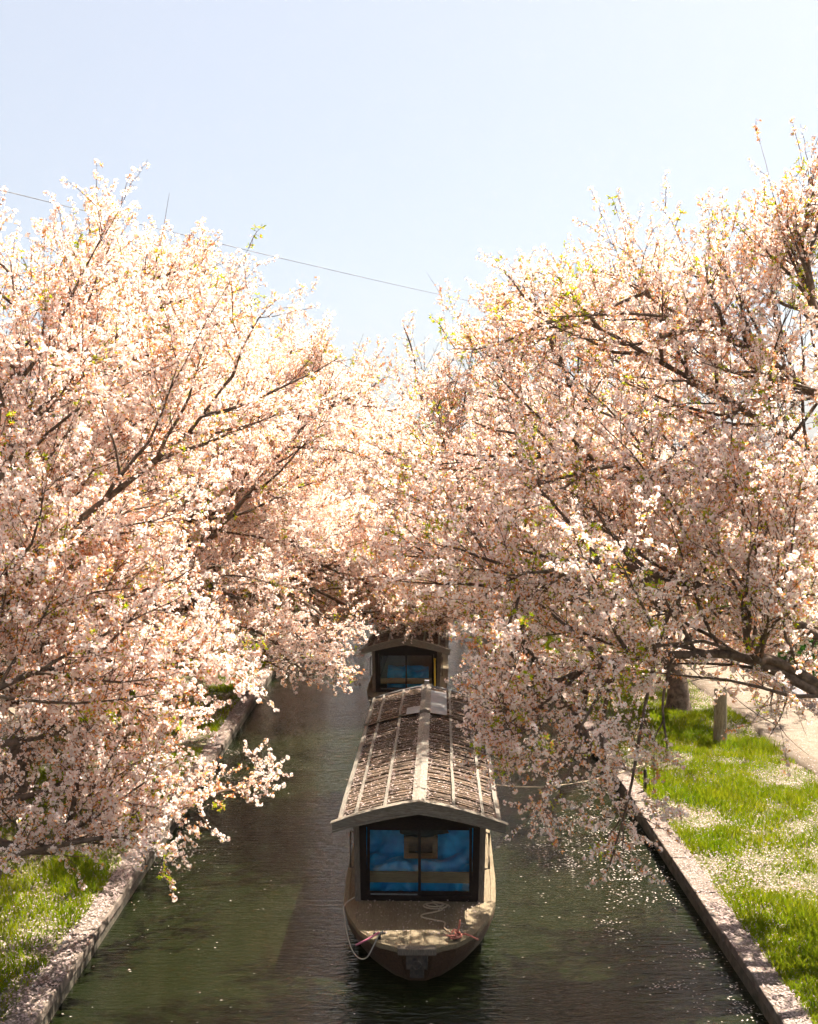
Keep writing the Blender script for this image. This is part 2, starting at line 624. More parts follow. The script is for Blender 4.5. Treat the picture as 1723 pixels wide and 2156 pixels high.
# ------------------------------------------------------------------ the boats
def make_boat():
    root = empty('river_boat', (0, 0, 0))
    # deck outline: half width by position along the boat (bow is -y)
    ky = np.array([-1.66, -1.62, -1.45, -1.1, -0.5, 0.0, 0.8, 4.0, 7.0, 8.2, 9.2])
    kw = np.array([0.20, 0.24, 0.52, 0.76, 0.97, 1.07, 1.11, 1.13, 1.08, 0.98, 0.80])

    def hw(y):
        return np.interp(y, ky, kw)

    def dz(y):
        return 0.50 + 0.05 * np.clip(-y / 1.66, 0, 1) ** 1.5 + 0.10 * np.clip((y - 7) / 2.2, 0, 1) ** 1.5
    ys = np.concatenate([np.linspace(-1.66, 0.0, 18), np.linspace(0.4, 9.2, 18)])
    # hull
    h = MB()
    rows = []
    for y in ys:
        wd, zd = hw(y), dz(y)
        bowf = np.clip((-y - 0.2) / 1.46, 0, 1)
        sec = []
        for (fx, z) in ((1.0, zd - 0.03), (1.005, zd - 0.12), (0.985, zd - 0.2), (0.90 - .12 * bowf, 0.12), (0.82 - .25 * bowf, 0.0), (0.62 - .32 * bowf, -0.28)):
            rake = bowf * (zd - z) * 0.62
            sec.append((wd * fx, y + rake, z))
        row = [(x, yy, z) for (x, yy, z) in sec] + [(-x, yy, z) for (x, yy, z) in sec[::-1]]
        rows.append(row)
    k = len(rows[0])
    v = [p for r in rows for p in r]
    f = [(i * k + j, (i + 1) * k + j, (i + 1) * k + (j + 1), i * k + j + 1) for i in range(len(rows) - 1) for j in range(k - 1)]
    f += [tuple(range(k)), tuple((len(rows) - 1) * k + j for j in range(k - 1, -1, -1))]
    h.add(v, f)
    # inner floor under the deck so the hull is closed from above
    n = len(rows)
    vv = [(s * hw(y) * 0.98, y, dz(y) - 0.05) for y in ys for s in (-1, 1)]
    h.add(vv, [(2 * i, 2 * i + 1, 2 * i + 3, 2 * i + 2) for i in range(n - 1)])
    h.build('hull', M['hullw'], root)
    # gunwales
    for s in (-1, 1):
        g = MB()
        rr = []
        for y in ys:
            wd, zd = hw(y), dz(y)
            rr.append([(s * (wd - .05), y, zd - .02), (s * (wd - .05), y, zd + .028), (s * (wd + .022), y - .0, zd + .028), (s * (wd + .022), y, zd - .035)])
        v = [p for r in rr for p in r]
        f = [(i * 4 + j, i * 4 + (j + 1) % 4, (i + 1) * 4 + (j + 1) % 4, (i + 1) * 4 + j) for i in range(len(rr) - 1) for j in range(4)]
        f += [(0, 1, 2, 3), tuple((len(rr) - 1) * 4 + j for j in (3, 2, 1, 0))]
        g.add(v, f)
        g.build('gunwale', M['deck'], root)
    # bow deck planks
    edges = np.linspace(-1.05, 1.05, 12)
    yf = np.linspace(-1.62, 0.0, 60)
    wf = hw(yf) - 0.015
    rg = R(3)
    for a, b in zip(edges[:-1], edges[1:]):
        xs = np.linspace(a + .0018, b - .0018, 4)
        fr = np.array([np.interp(abs(x), wf, yf) for x in xs])
        p = MB()
        dzz = rg.uniform(-.003, .003)
        NS = 7
        v = []
        for t in np.linspace(0, 1, NS):
            for x, y in zip(xs, fr):
                yy = y + (0.06 - y) * t
                v.append((x, yy, dz(yy) + 0.022 + dzz))
        f = [(i * 4 + j, i * 4 + j + 1, (i + 1) * 4 + j + 1, (i + 1) * 4 + j) for i in range(NS - 1) for j in range(3)]
        v2 = [(x, y, z - .03) for (x, y, z) in v]
        nn = len(v)
        ring = list(range(4)) + [i * 4 + 3 for i in range(1, NS)] + [(NS - 1) * 4 + j for j in (2, 1, 0)] + [i * 4 for i in range(NS - 2, 0, -1)]
        f += [(ring[i], ring[(i + 1) % len(ring)], ring[(i + 1) % len(ring)] + nn, ring[i] + nn) for i in range(len(ring))]
        p.add(v + v2, f)
        p.build('deck_plank', M['deck'], root)
    # bow lip and stem fitting
    lp = MB()
    lp.box(-.25, .25, -1.70, -1.585, .50, .592)
    lp.build('bow_cap', M['post'], root, bevel=0.012)
    sb = MB()
    sb.box(-.14, .14, -1.66, -1.40, .30, .498)
    sb.box(-.09, .09, -1.60, -1.34, .16, .30)
    fit = sb.build('stem_fitting', M['iron'], root, bevel=0.01)
    rb = MB()
    aa = np.linspace(0, 2 * math.pi, 17)
    rb.tube(np.stack([.055 * np.cos(aa), 0 * aa - 1.665, .36 + .055 * np.sin(aa)], 1), .011, 6, cap=False)
    rb.build('ring', M['iron'], fit)
    # side decks and stern deck
    for s in (-1, 1):
        d = MB()
        yy = np.linspace(0.065, 7.7, 12)
        v = []
        for y in yy:
            v += [(s * .86, y, dz(y) + .02), (s * (hw(y) - .055), y, dz(y) + .02)]
        d.add(v, [(2 * i, 2 * i + 1, 2 * i + 3, 2 * i + 2) for i in range(11)])
        d.build('side_deck', M['deck'], root)
    for a, b in zip(np.linspace(7.72, 9.1, 8)[:-1], np.linspace(7.72, 9.1, 8)[1:]):
        d = MB()
        w2 = hw(b) - .06
        d.box(-w2, w2, a, b - .006, dz(b) - .02, dz(b) + .02)
        d.build('stern_plank', M['deck'], root)
    # cabin: floor, sills, posts, walls with windows
    cb = MB()
    cb.box(-.86, .86, .08, 7.6, .50, .53)
    cb.build('cabin_floor', M['weathered_y'], root)
    ZE = 1.70

    def roofz(x):
        return 2.05 - 0.145 * abs(x) - 0.095 * x * x
    for s in (-1, 1):
        for i, y in enumerate((0.0, 1.55, 3.1, 4.65, 6.2, 7.6)):
            p = MB()
            xa, xb = (.85, .92) if i else (.845, .925)
            t = .03
            top = roofz(.92) - 0.075
            v = [(s * x, y + yy, .52) for yy in (0, .08) for x in (xa, xb)] + [(s * (x + t), y + yy, top) for yy in (0, .08) for x in (xa, xb)]
            p.add(v, [(0, 1, 3, 2), (4, 6, 7, 5), (0, 4, 5, 1), (2, 3, 7, 6), (0, 2, 6, 4), (1, 5, 7, 3)])
            p.build('cabin_post', M['post'], root)
        # low side panel and head rail, window bays between
        for i, (ya, yb) in enumerate(zip((.08, 1.63, 3.18, 4.73, 6.28), (1.55, 3.1, 4.65, 6.2, 7.6))):
            q = MB()
            q.box(min(s * .86, s * .90), max(s * .86, s * .90), ya + .002, yb - .002, .525, .95)
            q.build('side_panel', M['dark'], root)
            fr = MB()
            fr.box(min(s * .882, s * .915), max(s * .882, s * .915), ya + .002, yb - .002, .952, 1.0)
            fr.box(min(s * .892, s * .925), max(s * .892, s * .925), ya + .002, yb - .002, 1.56, 1.66)
            ym = (ya + yb) / 2
            fr.box(min(s * .888, s * .918), max(s * .888, s * .918), ym - .02, ym + .02, 1.001, 1.559)
            wn = fr.build('side_window', M['dark'], root)
            gp = MB()
            gp.box(min(s * .900, s * .905), max(s * .900, s * .905), ya + .01, yb - .01, 1.0, 1.56)
            gp.build('glass_pane', M['glass'], wn)
        # grab rail beside the front opening
        r_ = MB()
        X = s * 1.0
        r_.tube([(s * .93, .10, 1.50), (X, .10, 1.50), (X, .10, .98), (s * .93, .10, .98)], .018, 7)
        r_.build('grab_rail', M['post'], root, smooth=True)
    # front frame: sill, head, jambs, two sliding doors
    fm = MB()
    fm.box(-.845, .845, .012, .085, .525, .60)
    fm.build('door_sill', M['dark'], root, bevel=.006)
    fm = MB()
    fm.box(-.865, .865, .012, .085, 1.60, 1.735)
    fm.build('door_head', M['dark'], root)
    for s in (-1, 1):
        fm = MB()
        v = [(s * x, yy, .60) for yy in (.014, .083) for x in (.75, .845)] + [(s * (x + .025), yy, 1.60) for yy in (.014, .083) for x in (.75, .842)]
        fm.add(v, [(0, 1, 3, 2), (4, 6, 7, 5), (0, 4, 5, 1), (2, 3, 7, 6), (0, 2, 6, 4), (1, 5, 7, 3)])
        fm.build('door_jamb', M['dark'], root)
    for s, yy in ((-1, .03), (1, .055)):
        d = MB()
        xa, xb = sorted((s * -.02, s * .755))
        d.box(xa, xa + .04, yy, yy + .02, .602, 1.598)
        d.box(xb - .04, xb, yy, yy + .02, .602, 1.598)
        d.box(xa + .041, xb - .041, yy, yy + .02, .602, .655)
        d.box(xa + .041, xb - .041, yy, yy + .02, 1.55, 1.598)
        dd = d.build('sliding_door', M['dark'], root)
        g = MB()
        g.box(xa + .039, xb - .039, yy + .007, yy + .012, .65, 1.555)
        g.build('glass_pane', M['glass'], dd)
        if s < 0:
            g = MB()
            g.box(xa + .05, xb - .05, yy - .012, yy, .612, .628)
            g.build('door_track', M['steel'], dd)
    # pale rail inside the doors
    g = MB()
    g.box(-.85, .85, .16, .20, .735, .895)
    g.build('inner_rail', M['pale'], root, bevel=.008)
    # rear frame
    fm = MB()
    fm.box(-.85, .85, 7.52, 7.58, .53, .9)
    fm.build('rear_panel', M['dark'], root)
    # roof: gently arched gable in cross slats, two sections
    xs = np.array([0.0, .3, .6, .9, 1.17])

    def slat_mesh(wd, th, rgs, sg):
        ms = []
        for q in range(4):
            p = MB()
            v = []
            for x in xs:
                z = roofz(x)
                j = rgs.normal(0, .003)
                v += [(sg * x, -wd / 2 + j, z - th), (sg * x, wd / 2 + j, z - th - .006), (sg * x, wd / 2 + j, z - .008), (sg * x, -wd / 2 + j, z + .003)]
            f = [(i * 4 + j, i * 4 + (j + 1) % 4, (i + 1) * 4 + (j + 1) % 4, (i + 1) * 4 + j) for i in range(len(xs) - 1) for j in range(4)]
            f += [(3, 2, 1, 0), tuple((len(xs) - 1) * 4 + j for j in range(4))]
            p.add(v, f)
            ob = p.build('roof_slat', M['slat'], None)
            ms.append(ob.data)
            bpy.data.objects.remove(ob)
        return ms
    rgs = R(11)
    msd = {sg: slat_mesh(.135, .02, rgs, sg) for sg in (-1, 1)}
    pitch = .108
    for sec, (ya, yb, dzz) in enumerate(((-.28, 5.35, 0.0), (5.22, 7.62, .05))):
        nrow = int((yb - ya) / pitch)
        for i in range(nrow):
            for s in (-1, 1):
                o = bpy.data.objects.new('roof_slat', msd[s][rgs.randint(4)])
                COL.objects.link(o)
                o.parent = root
                o.location = (0, ya + .064 + i * pitch + rgs.normal(0, .006), dzz + rgs.normal(0, .0025))
                o.rotation_euler = (rgs.normal(0, .012), rgs.normal(0, .002), rgs.normal(0, .005))
    # roof underside boards
    for s in (-1, 1):
        u = MB()
        v = []
        for y in (-.27, 7.6):
            for x in np.linspace(0, 1.13, 6):
                v += [(s * x, y, roofz(x) - .045), (s * x, y, roofz(x) - .028)]
        k = 12
        f = [(2 * i, 2 * i + 2, k + 2 * i + 2, k + 2 * i) for i in range(5)] + [(2 * i + 1, 2 * i + 3, k + 2 * i + 3, k + 2 * i + 1) for i in range(5)]
        u.add(v, f)
        u.build('roof_lining', M['dark'], root)
    # lengthwise battens
    for sec, (ya, yb, dzz) in enumerate(((-.27, 5.24, 0.0), (5.24, 7.62, .05))):
        for x, hwid, hh in ((.485, .022, .03), (.90, .022, .03), (1.12, .032, .045)):
            for s in (-1, 1):
                b = MB()
                zt = roofz(x) + dzz
                sl_ = .145 + .19 * x
                v = []
                for y in np.linspace(ya, yb, 6):
                    j = rgs.normal(0, .004)
                    for ox, oz in ((-hwid, -.005), (hwid, -.005), (hwid, hh), (-hwid, hh)):
                        v.append((s * (x + ox + j), y, zt + oz - sl_ * ox))
                f = [(i * 4 + j, i * 4 + (j + 1) % 4, (i + 1) * 4 + (j + 1) % 4, (i + 1) * 4 + j) for i in range(5) for j in range(4)]
                f += [(3, 2, 1, 0), (20, 21, 22, 23)]
                b.add(v, f)
                b.build('roof_batten', M['weathered_y'], root)
    # ridge boards and flashing
    for (ya, yb, dzz) in ((-.27, 5.2, .0), (5.205, 7.75, .052)):
        b = MB()
        b.add([(x, y, 2.05 + dzz + z) for y in (ya, yb) for (x, z) in ((-.10, -.012), (-.10, .028), (0, .052), (.10, .028), (.10, -.012))],
              [(0, 1, 6, 5), (1, 2, 7, 6), (2, 3, 8, 7), (3, 4, 9, 8), (4, 3, 2, 1, 0), (5, 6, 7, 8, 9)])
        b.build('ridge_board', M['weathered_y'], root)
    for s, xw, y0_ in ((1, .42, 5.2), (-1, .36, 5.2)):
        b = MB()
        v = [(s * x, y, roofz(x) + .068 + (0.014 if x > .3 and y < 5.5 else 0)) for y in (y0_ - .02, y0_ + .5, y0_ + (1.6 if s > 0 else .12) + .45) for x in (.09, .25, xw)]
        f = [(i * 3 + j, i * 3 + j + 1, (i + 1) * 3 + j + 1, (i + 1) * 3 + j) for i in range(2) for j in range(2)]
        v2 = [(a_, b_, c_ - .006) for a_, b_, c_ in v]
        b.add(v, f)
        b.add(v2, [q[::-1] for q in f])
        b.build('flashing_sheet', M['steel'], root)
    b = MB()
    for s in (-1, 1):
        pts = [(s * x, 7.66, roofz(x) + .065) for x in np.linspace(0.02 if s > 0 else 0, 1.2, 6)]
        b.tube(pts, .022, 6)
    b.build('rear_edge_bar', M['steel'], root, smooth=True)
    b = MB()
    b.box(-.05, .05, 7.64, 7.74, 2.13, 2.23)
    b.build('ridge_end_cap', M['steel'], root, bevel=.01)
    # barge boards front and rear
    for y0_, y1_ in ((-.345, -.29), (7.70, 7.75)):
        b = MB()
        X = np.linspace(-1.22, 1.22, 13)
        v = []
        for y in (y0_, y1_):
            for x in X:
                zt = roofz(x) + .03
                v += [(x, y, zt - .175 + .06 * (abs(x) / 1.22) ** 2), (x, y, zt)]
        k = 26
        f = [(2 * i, 2 * i + 2, 2 * i + 3, 2 * i + 1) for i in range(12)] + [(k + 2 * i, k + 2 * i + 1, k + 2 * i + 3, k + 2 * i + 2) for i in range(12)]
        f += [(2 * i + 1, 2 * i + 3, k + 2 * i + 3, k + 2 * i + 1) for i in range(12)] + [(2 * i, k + 2 * i, k + 2 * i + 2, 2 * i + 2) for i in range(12)]
        f += [(0, 1, k + 1, k), (24, k + 24, k + 25, 25)]
        b.add(v, f)
        bb = b.build('barge_board', M['weathered'], root)
        c = MB()
        v = []
        for y in (y0_ - .02, y0_ - .001):
            for x in X:
                zt = roofz(x) - .115 + .045 * (abs(x) / 1.22) ** 2
                v += [(x, y, zt - .028), (x, y, zt)]
        c.add(v, f)
        c.build('moulding', M['weathered'], bb)
        c = MB()
        v = []
        for y in (y0_ - .03, y1_ + .03):
            for x in X * 1.02:
                zt = roofz(x) + .05
                v += [(x, y, zt - .018), (x, y, zt)]
        c.add(v, f)
        c.build('cap_strip', M['weathered'], bb)
    # gable board above the doors
    b = MB()
    X = np.linspace(-.93, .93, 9)
    v = []
    for y in (.02, .06):
        for x in X:
            v += [(x, y, 1.737), (x, y, max(1.745, roofz(x) - .05))]
    k = 18
    f = [(2 * i, 2 * i + 2, 2 * i + 3, 2 * i + 1) for i in range(8)] + [(k + 2 * i, k + 2 * i + 1, k + 2 * i + 3, k + 2 * i + 2) for i in range(8)] + [(2 * i, k + 2 * i, k + 2 * i + 2, 2 * i + 2) for i in range(8)]
    b.add(v, f)
    b.build('gable_board', M['dark'], root)
    # cleats on the bow
    for s in (-1, 1):
        c = MB()
        c.tube([(s * .50, -1.34, .56), (s * .50, -1.34, .63)], .02, 7)
        c.tube([(s * .50 - .08, -1.36, .632), (s * .50 + .08, -1.32, .632)], .017, 7)
        c.build('cleat', M['iron'], root, smooth=True)
    return root


boat = make_boat()
boat2 = copy_tree(boat)
B1 = Vector((0.15, 15.46, 0.0))
R1 = rad(-1.7)
boat.location = B1
boat.rotation_euler = (0, 0, R1)
tag(boat, 'wooden river boat with slatted brown roof and bow facing the camera, nearest in the canal', 'boat', 'moored river boats')
B2 = Vector((-0.08, 30.1, 0.0))
R2 = rad(-2.4)
boat2.location = B2
boat2.rotation_euler = (0, 0, R2)
tag(boat2, 'second wooden river boat moored behind the nearest boat, mostly hidden by blossoms', 'boat', 'moored river boats')


def in_boat(o, base, rz):
    o.location = base
    o.rotation_euler = (0, 0, rz)
    return o


def tarp_mesh(name, seed, prof, x0, x1, amp):
    rg = R(seed)
    xs = np.linspace(x0, x1, 46)
    L_ = np.array(prof)
    d = np.r_[0, np.cumsum(np.linalg.norm(np.diff(L_, axis=0), axis=1))]
    t = np.linspace(0, d[-1], 44)
    py = np.interp(t, d, L_[:, 0])
    pz = np.interp(t, d, L_[:, 1])
    X, T = np.meshgrid(xs, t)
    nz = (np.sin(X * 9 + 3 * np.sin(T * 4 + seed)) + np.sin(T * 11 + 4 * np.sin(X * 5))) * .5 + 1.2 * (vnoise(X, T, seed, 6) - .5) + .8 * (vnoise(X, T, seed + 4, 15) - .5)
    Y = py[:, None] - amp * (0.5 + nz * .5) + 0 * X
    Z = np.maximum(pz[:, None] + amp * .5 * nz, .552)
    V = np.stack([X, Y, Z], 2).reshape(-1, 3)
    idx = np.arange(X.size).reshape(X.shape)
    F = np.stack([idx[:-1, :-1], idx[:-1, 1:], idx[1:, 1:], idx[1:, :-1]], 2).reshape(-1, 4)
    return fast_mesh(name, V, F, M['tarp'], smooth=False)


t1 = in_boat(tarp_mesh('tarpaulin', 2, [(.30, .56), (.33, .80), (.42, .94), (.80, .98), (.88, 1.15), (.92, 1.72)], -.82, .82, .11), B1, R1)
tag(t1, 'crumpled bright blue tarpaulin inside the nearest boat behind its glass doors', 'tarpaulin')
t2 = in_boat(tarp_mesh('tarpaulin', 6, [(.35, .56), (.40, .8), (.55, 1.0), (.8, 1.12), (1.1, 1.05), (1.4, .6)], -.55, .6, .06), B2, R2)
tag(t2, 'mound of blue tarpaulin inside the second boat', 'tarpaulin')

# wooden crate and cloth on the tarpaulin
cr = empty('wooden_crate')
in_boat(cr, B1, R1)
cx0, cx1, cy0, cy1, cz0, cz1 = -.24, .26, .44, .70, .99, 1.31
for a, b_, c, d_, e, g in ((cx0, cx1, cy0, cy0 + .02, cz0, cz0 + .09), (cx0, cx1, cy0, cy0 + .02, cz1 - .08, cz1), (cx0, cx0 + .08, cy0 + .001, cy0 + .021, cz0 + .09, cz1 - .08), (cx1 - .08, cx1, cy0 + .001, cy0 + .021, cz0 + .09, cz1 - .08),
                           (cx0, cx0 + .02, cy0 + .022, cy1, cz0, cz1), (cx1 - .02, cx1, cy0 + .022, cy1, cz0, cz1), (cx0 + .021, cx1 - .021, cy0 + .022, cy1, cz0, cz0 + .02), (cx0 + .021, cx1 - .021, cy1 - .02, cy1, cz0 + .021, cz1)):
    q = MB()
    q.box(a, b_, c, d_, e, g)
    q.build('board', M['crate'], cr, bevel=.004)
tag(cr, 'open brown wooden crate standing on the blue tarpaulin in the nearest boat', 'crate')
rg = R(9)
q = MB()
ths = np.linspace(0, 2 * math.pi, 15)[:-1]
v = []
for i, (rr_, z) in enumerate(((.25, 1.315), (.30, 1.36), (.27, 1.43), (.20, 1.50), (.10, 1.545), (.02, 1.555))):
    for a in ths:
        r2 = rr_ * (1 + .25 * math.sin(3 * a + i) + rg.normal(0, .06))
        v.append((r2 * 1.15 * math.cos(a) + .02, .57 + r2 * .5 * math.sin(a), z + rg.normal(0, .012)))
k = len(ths)
q.add(v, [(i * k + j, i * k + (j + 1) % k, (i + 1) * k + (j + 1) % k, (i + 1) * k + j) for i in range(5) for j in range(k)] + [tuple(range(k - 1, -1, -1))])
cl = in_boat(q.build('folded_cloth', M['cloth'], smooth=True), B1, R1)
tag(cl, 'dark crumpled cloth heaped on the wooden crate in the nearest boat', 'cloth')

# ropes on the bow


def catmull(p, n=10):
    p = [np.array(q, float) for q in p]
    p = [2 * p[0] - p[1]] + p + [2 * p[-1] - p[-2]]
    out = []
    for i in range(1, len(p) - 2):
        for t in np.linspace(0, 1, n, endpoint=False):
            a, b, c, d = p[i - 1], p[i], p[i + 1], p[i + 2]
            out.append(.5 * (2 * b + (c - a) * t + (2 * a - 5 * b + 4 * c - d) * t * t + (3 * b - a - 3 * c + d) * t ** 3))
    out.append(p[-2])
    return np.array(out)


def rope(name, pts, r, mat, label, loc=None, rz=0, extra=None):
    q = MB()
    q.tube(catmull(pts), r, 7)
    for e in extra or []:
        q.tube(catmull(e), r, 7)
    o = q.build(name, M[mat], smooth=True)
    if loc is not None:
        in_boat(o, loc, rz)
    tag(o, label, 'rope')
    return o


zD = .545
coil = []
for i in range(22):
    a = i * 2 * math.pi / 9
    coil.append((.24 + (.20 - .005 * i) * math.cos(a), -.22 + (.13 - .0035 * i) * math.sin(a), zD + .002 * i))
rope('deck_rope', coil + [(.33, -.30, zD), (.20, -.42, zD), (.06, -.50, zD + .003), (.05, -.60, zD + .005), (.25, -.70, zD + .006), (.36, -.78, zD + .01), (.36, -.98, zD + .015), (.45, -1.15, zD + .025), (.50, -1.30, .60)], .010, 'rope',
     'thin tan rope coiled and snaking across the bow deck of the nearest boat', B1, R1)
rope('knotted_rope', [(.38, -1.30, .60), (.46, -1.40, .64), (.56, -1.30, .62), (.48, -1.26, .66), (.44, -1.38, .60), (.58, -1.38, .63), (.50, -1.30, .67), (.52, -1.42, .62), (.62, -1.34, .64), (.80, -1.42, .60)], .013, 'rope_red',
     'reddish rope knotted round the right bow cleat of the nearest boat', B1, R1, extra=[[(.50, -1.32, .62), (.55, -1.3, .72), (.56, -1.27, .80)]])
rope('bow_line', [(-.93, -.05, .60), (-1.06, -.25, .56), (-1.03, -.5, .46), (-.97, -.8, .38), (-.88, -1.1, .30), (-.76, -1.35, .30), (-.65, -1.48, .38), (-.56, -1.45, .54), (-.50, -1.36, .63), (-.45, -1.33, .66), (-.52, -1.31, .62), (-.56, -1.38, .64)], .008, 'rope_white',
     'pale rope looping over the left bow edge of the nearest boat', B1, R1)
q = MB()
q.tube([(-.80, -1.52, .55), (-.66, -1.46, .60), (-.50, -1.36, .655)], [.014, .015, .014], 8)
o = in_boat(q.build('pink_fender_stick', M['pink'], smooth=True), B1, R1)
tag(o, 'short pink tube lashed to the left bow cleat of the nearest boat', 'tube')

# yellow pole on the second boat, stake and mooring line to the right bank
q = MB()
q.tube([(.80, -.12, .545), (.80, -.10, .9), (.795, -.08, 1.45)], [.024, .024, .022], 8)
q.tube([(.795, -.08, 1.45), (.80, -.08, 1.5)], [.03, .03], 8)
o = in_boat(q.build('yellow_pole', M['yellow'], smooth=True), B2, R2)
tag(o, 'yellow pole standing at the right front corner of the second boat', 'pole')
q = MB()
q.tube([(4.72, 21.6, BANK - .05), (4.72, 21.6, BANK + .42), (4.73, 21.6, BANK + .45)], [.035, .033, .02], 8)
o = q.build('mooring_stake', M['iron'], smooth=True)
tag(o, 'dark iron mooring stake on the right kerb beside the nearest boat', 'stake')
rope('mooring_line', [(1.20, 19.6, 1.05), (2.1, 20.1, .82), (3.0, 20.6, .72), (3.9, 21.1, .74), (4.70, 21.58, .84)], .016, 'rope',
     'pale mooring rope stretched from the nearest boat to the right bank')


# ------------------------------------------------------------------ flowering twigs (real small branches, reused along every cherry bough)
def flower(out, c, nrm, r, rng, mi):
    nrm = unit(nrm)
    a = unit(np.cross(nrm, [0.31, 0.52, 0.79]))
    b = np.cross(nrm, a)
    ph = rng.uniform(0, 6.28)
    cup = rng.uniform(.1, .45)
    V, F, I = out[:3]
    for k_ in range(5):
        th = ph + k_ * 2 * math.pi / 5
        d = a * math.cos(th) + b * math.sin(th)
        s_ = -a * math.sin(th) + b * math.cos(th)
        i0 = out[3][0]
        V.append(np.array([c, c + d * r * .62 + s_ * r * .44 + nrm * r * cup * .5, c + d * r + nrm * r * cup, c + d * r * .62 - s_ * r * .44 + nrm * r * cup * .5]))
        F.append((i0, i0 + 1, i0 + 2, i0 + 3))
        I.append(mi)
        out[3][0] += 4


def quad_leaf(out, c, d, side, L, wd, mi):
    V, F, I = out[:3]
    i0 = out[3][0]
    V.append(np.array([c, c + d * L * .45 + side * wd, c + d * L, c + d * L * .45 - side * wd]))
    F.append((i0, i0 + 1, i0 + 2, i0 + 3))
    I.append(mi)
    out[3][0] += 4


TW_MATS = ['twig', 'petal', 'petal_pink', 'calyx', 'bronze', 'green']


def make_twig(seed, length, ncl, fl, leaf, green, pink, bare=0.0):
    rg = R(seed)
    out = ([], [], [], [0])
    n = 6
    p = np.zeros((n, 3))
    d = np.array([1.0, 0, 0])
    for i in range(1, n):
        d = unit(d + rg.normal(0, .16, 3) + np.array([0, 0, .05]))
        p[i] = p[i - 1] + d * length / (n - 1)
    sticks = [(p, np.linspace(.0065, .002, n))]
    nodes = []
    for i in range(ncl):
        t = bare + (1 - bare) * (i + rg.uniform(0, 1)) / ncl
        q = np.array([np.interp(t * (n - 1), range(n), p[:, k_]) for k_ in range(3)])
        o = unit(rg.normal(0, 1, 3) * np.array([.5, 1, 1]))
        e = q + o * rg.uniform(.0, .07)
        if np.linalg.norm(e - q) > .03:
            sticks.append((np.array([q, e]), np.array([.003, .0015])))
        nodes.append((e, o, t))
    for pts, rr in sticks:
        v, f = tube_arrays(pts, rr, 3, False)
        i0 = out[3][0]
        out[0].append(v)
        for q in f:
            out[1].append(tuple(i0 + x for x in q))
            out[2].append(0)
        out[3][0] += len(v)
    for e, o, t in nodes:
        nf = max(1, int(rg.poisson(fl)))
        if rg.uniform() < leaf * 0.35:
            nf = int(nf * .4)
        for k_ in range(nf):
            dr = unit(o * .45 + rg.normal(0, 1.0, 3) + np.array([0, 0, -.1]))
            c = e + dr * rg.uniform(.022, .036)
            flower(out, c, dr + rg.normal(0, .22, 3), rg.uniform(.016, .021), rg, 2 if rg.uniform() < pink else 1)
            sd_ = unit(np.cross(dr, rg.normal(0, 1, 3)))
            quad_leaf(out, e, (c - e) / np.linalg.norm(c - e), sd_, np.linalg.norm(c - e), .0028, 3)
        nl = int(rg.poisson(leaf * 2.2))
        for k_ in range(nl):
            dr = unit(o * .6 + rg.normal(0, .7, 3) + np.array([.5, 0, .3]))
            sd_ = unit(np.cross(dr, rg.normal(0, 1, 3)))
            quad_leaf(out, e, dr, sd_, rg.uniform(.032, .06), rg.uniform(.008, .013), 5 if rg.uniform() < green else (3 if rg.uniform() < .25 else 4))
    V = np.concatenate(out[0])
    me = bpy.data.meshes.new('flowering_twig')
    me.from_pydata(V.tolist(), [], out[1])
    for k_ in TW_MATS:
        me.materials.append(M[k_])
    me.polygons.foreach_set('material_index', out[2])
    me.update()
    return me


TW = [make_twig(101, .46, 11, 7.6, .55, .15, .15), make_twig(102, .40, 10, 8.2, .40, .1, .10), make_twig(103, .52, 12, 7.2, .7, .2, .2),
      make_twig(104, .48, 10, 5.2, 1.4, .12, .5), make_twig(105, .42, 9, 4.0, 1.9, .2, .6), make_twig(106, .50, 11, 6.2, .9, .4, .35),
      make_twig(107, .36, 9, 0.9, 3.2, .9, .4), make_twig(108, .62, 10, 4.4, .6, .3, .2, .1)]
# the mesh of each twig lives on real twigs that sit on the first tree; they serve as the pattern for the rest
TW_OBJ = []


def blossom_nodes():
    g = bpy.data.node_groups.new('blossom_twigs', 'GeometryNodeTree')
    g.interface.new_socket('Geometry', in_out='INPUT', socket_type='NodeSocketGeometry')
    g.interface.new_socket('Geometry', in_out='OUTPUT', socket_type='NodeSocketGeometry')
    n, l = g.nodes, g.links
    gi, go = n.new('NodeGroupInput'), n.new('NodeGroupOutput')
    jn = n.new('GeometryNodeJoinGeometry')

    def attr(name, typ):
        a = n.new('GeometryNodeInputNamedAttribute')
        a.data_type = typ
        a.inputs['Name'].default_value = name
        return a.outputs['Attribute']
    rot, scl, idx = attr('rot', 'FLOAT_VECTOR'), attr('scl', 'FLOAT'), attr('idx', 'INT')
    er = n.new('FunctionNodeEulerToRotation')
    l.new(rot, er.inputs[0])
    for k_, ob in enumerate(TW_OBJ):
        oi = n.new('GeometryNodeObjectInfo')
        oi.inputs['Object'].default_value = ob
        oi.transform_space = 'ORIGINAL'
        cm = n.new('FunctionNodeCompare')
        cm.data_type = 'INT'
        cm.operation = 'EQUAL'
        l.new(idx, cm.inputs[2])
        cm.inputs[3].default_value = k_
        ip = n.new('GeometryNodeInstanceOnPoints')
        l.new(gi.outputs[0], ip.inputs['Points'])
        l.new(cm.outputs[0], ip.inputs['Selection'])
        l.new(oi.outputs['Geometry'], ip.inputs['Instance'])
        l.new(er.outputs[0], ip.inputs['Rotation'])
        l.new(scl, ip.inputs['Scale'])
        l.new(ip.outputs[0], jn.inputs[0])
    l.new(jn.outputs[0], go.inputs[0])
    return g


NODES = None


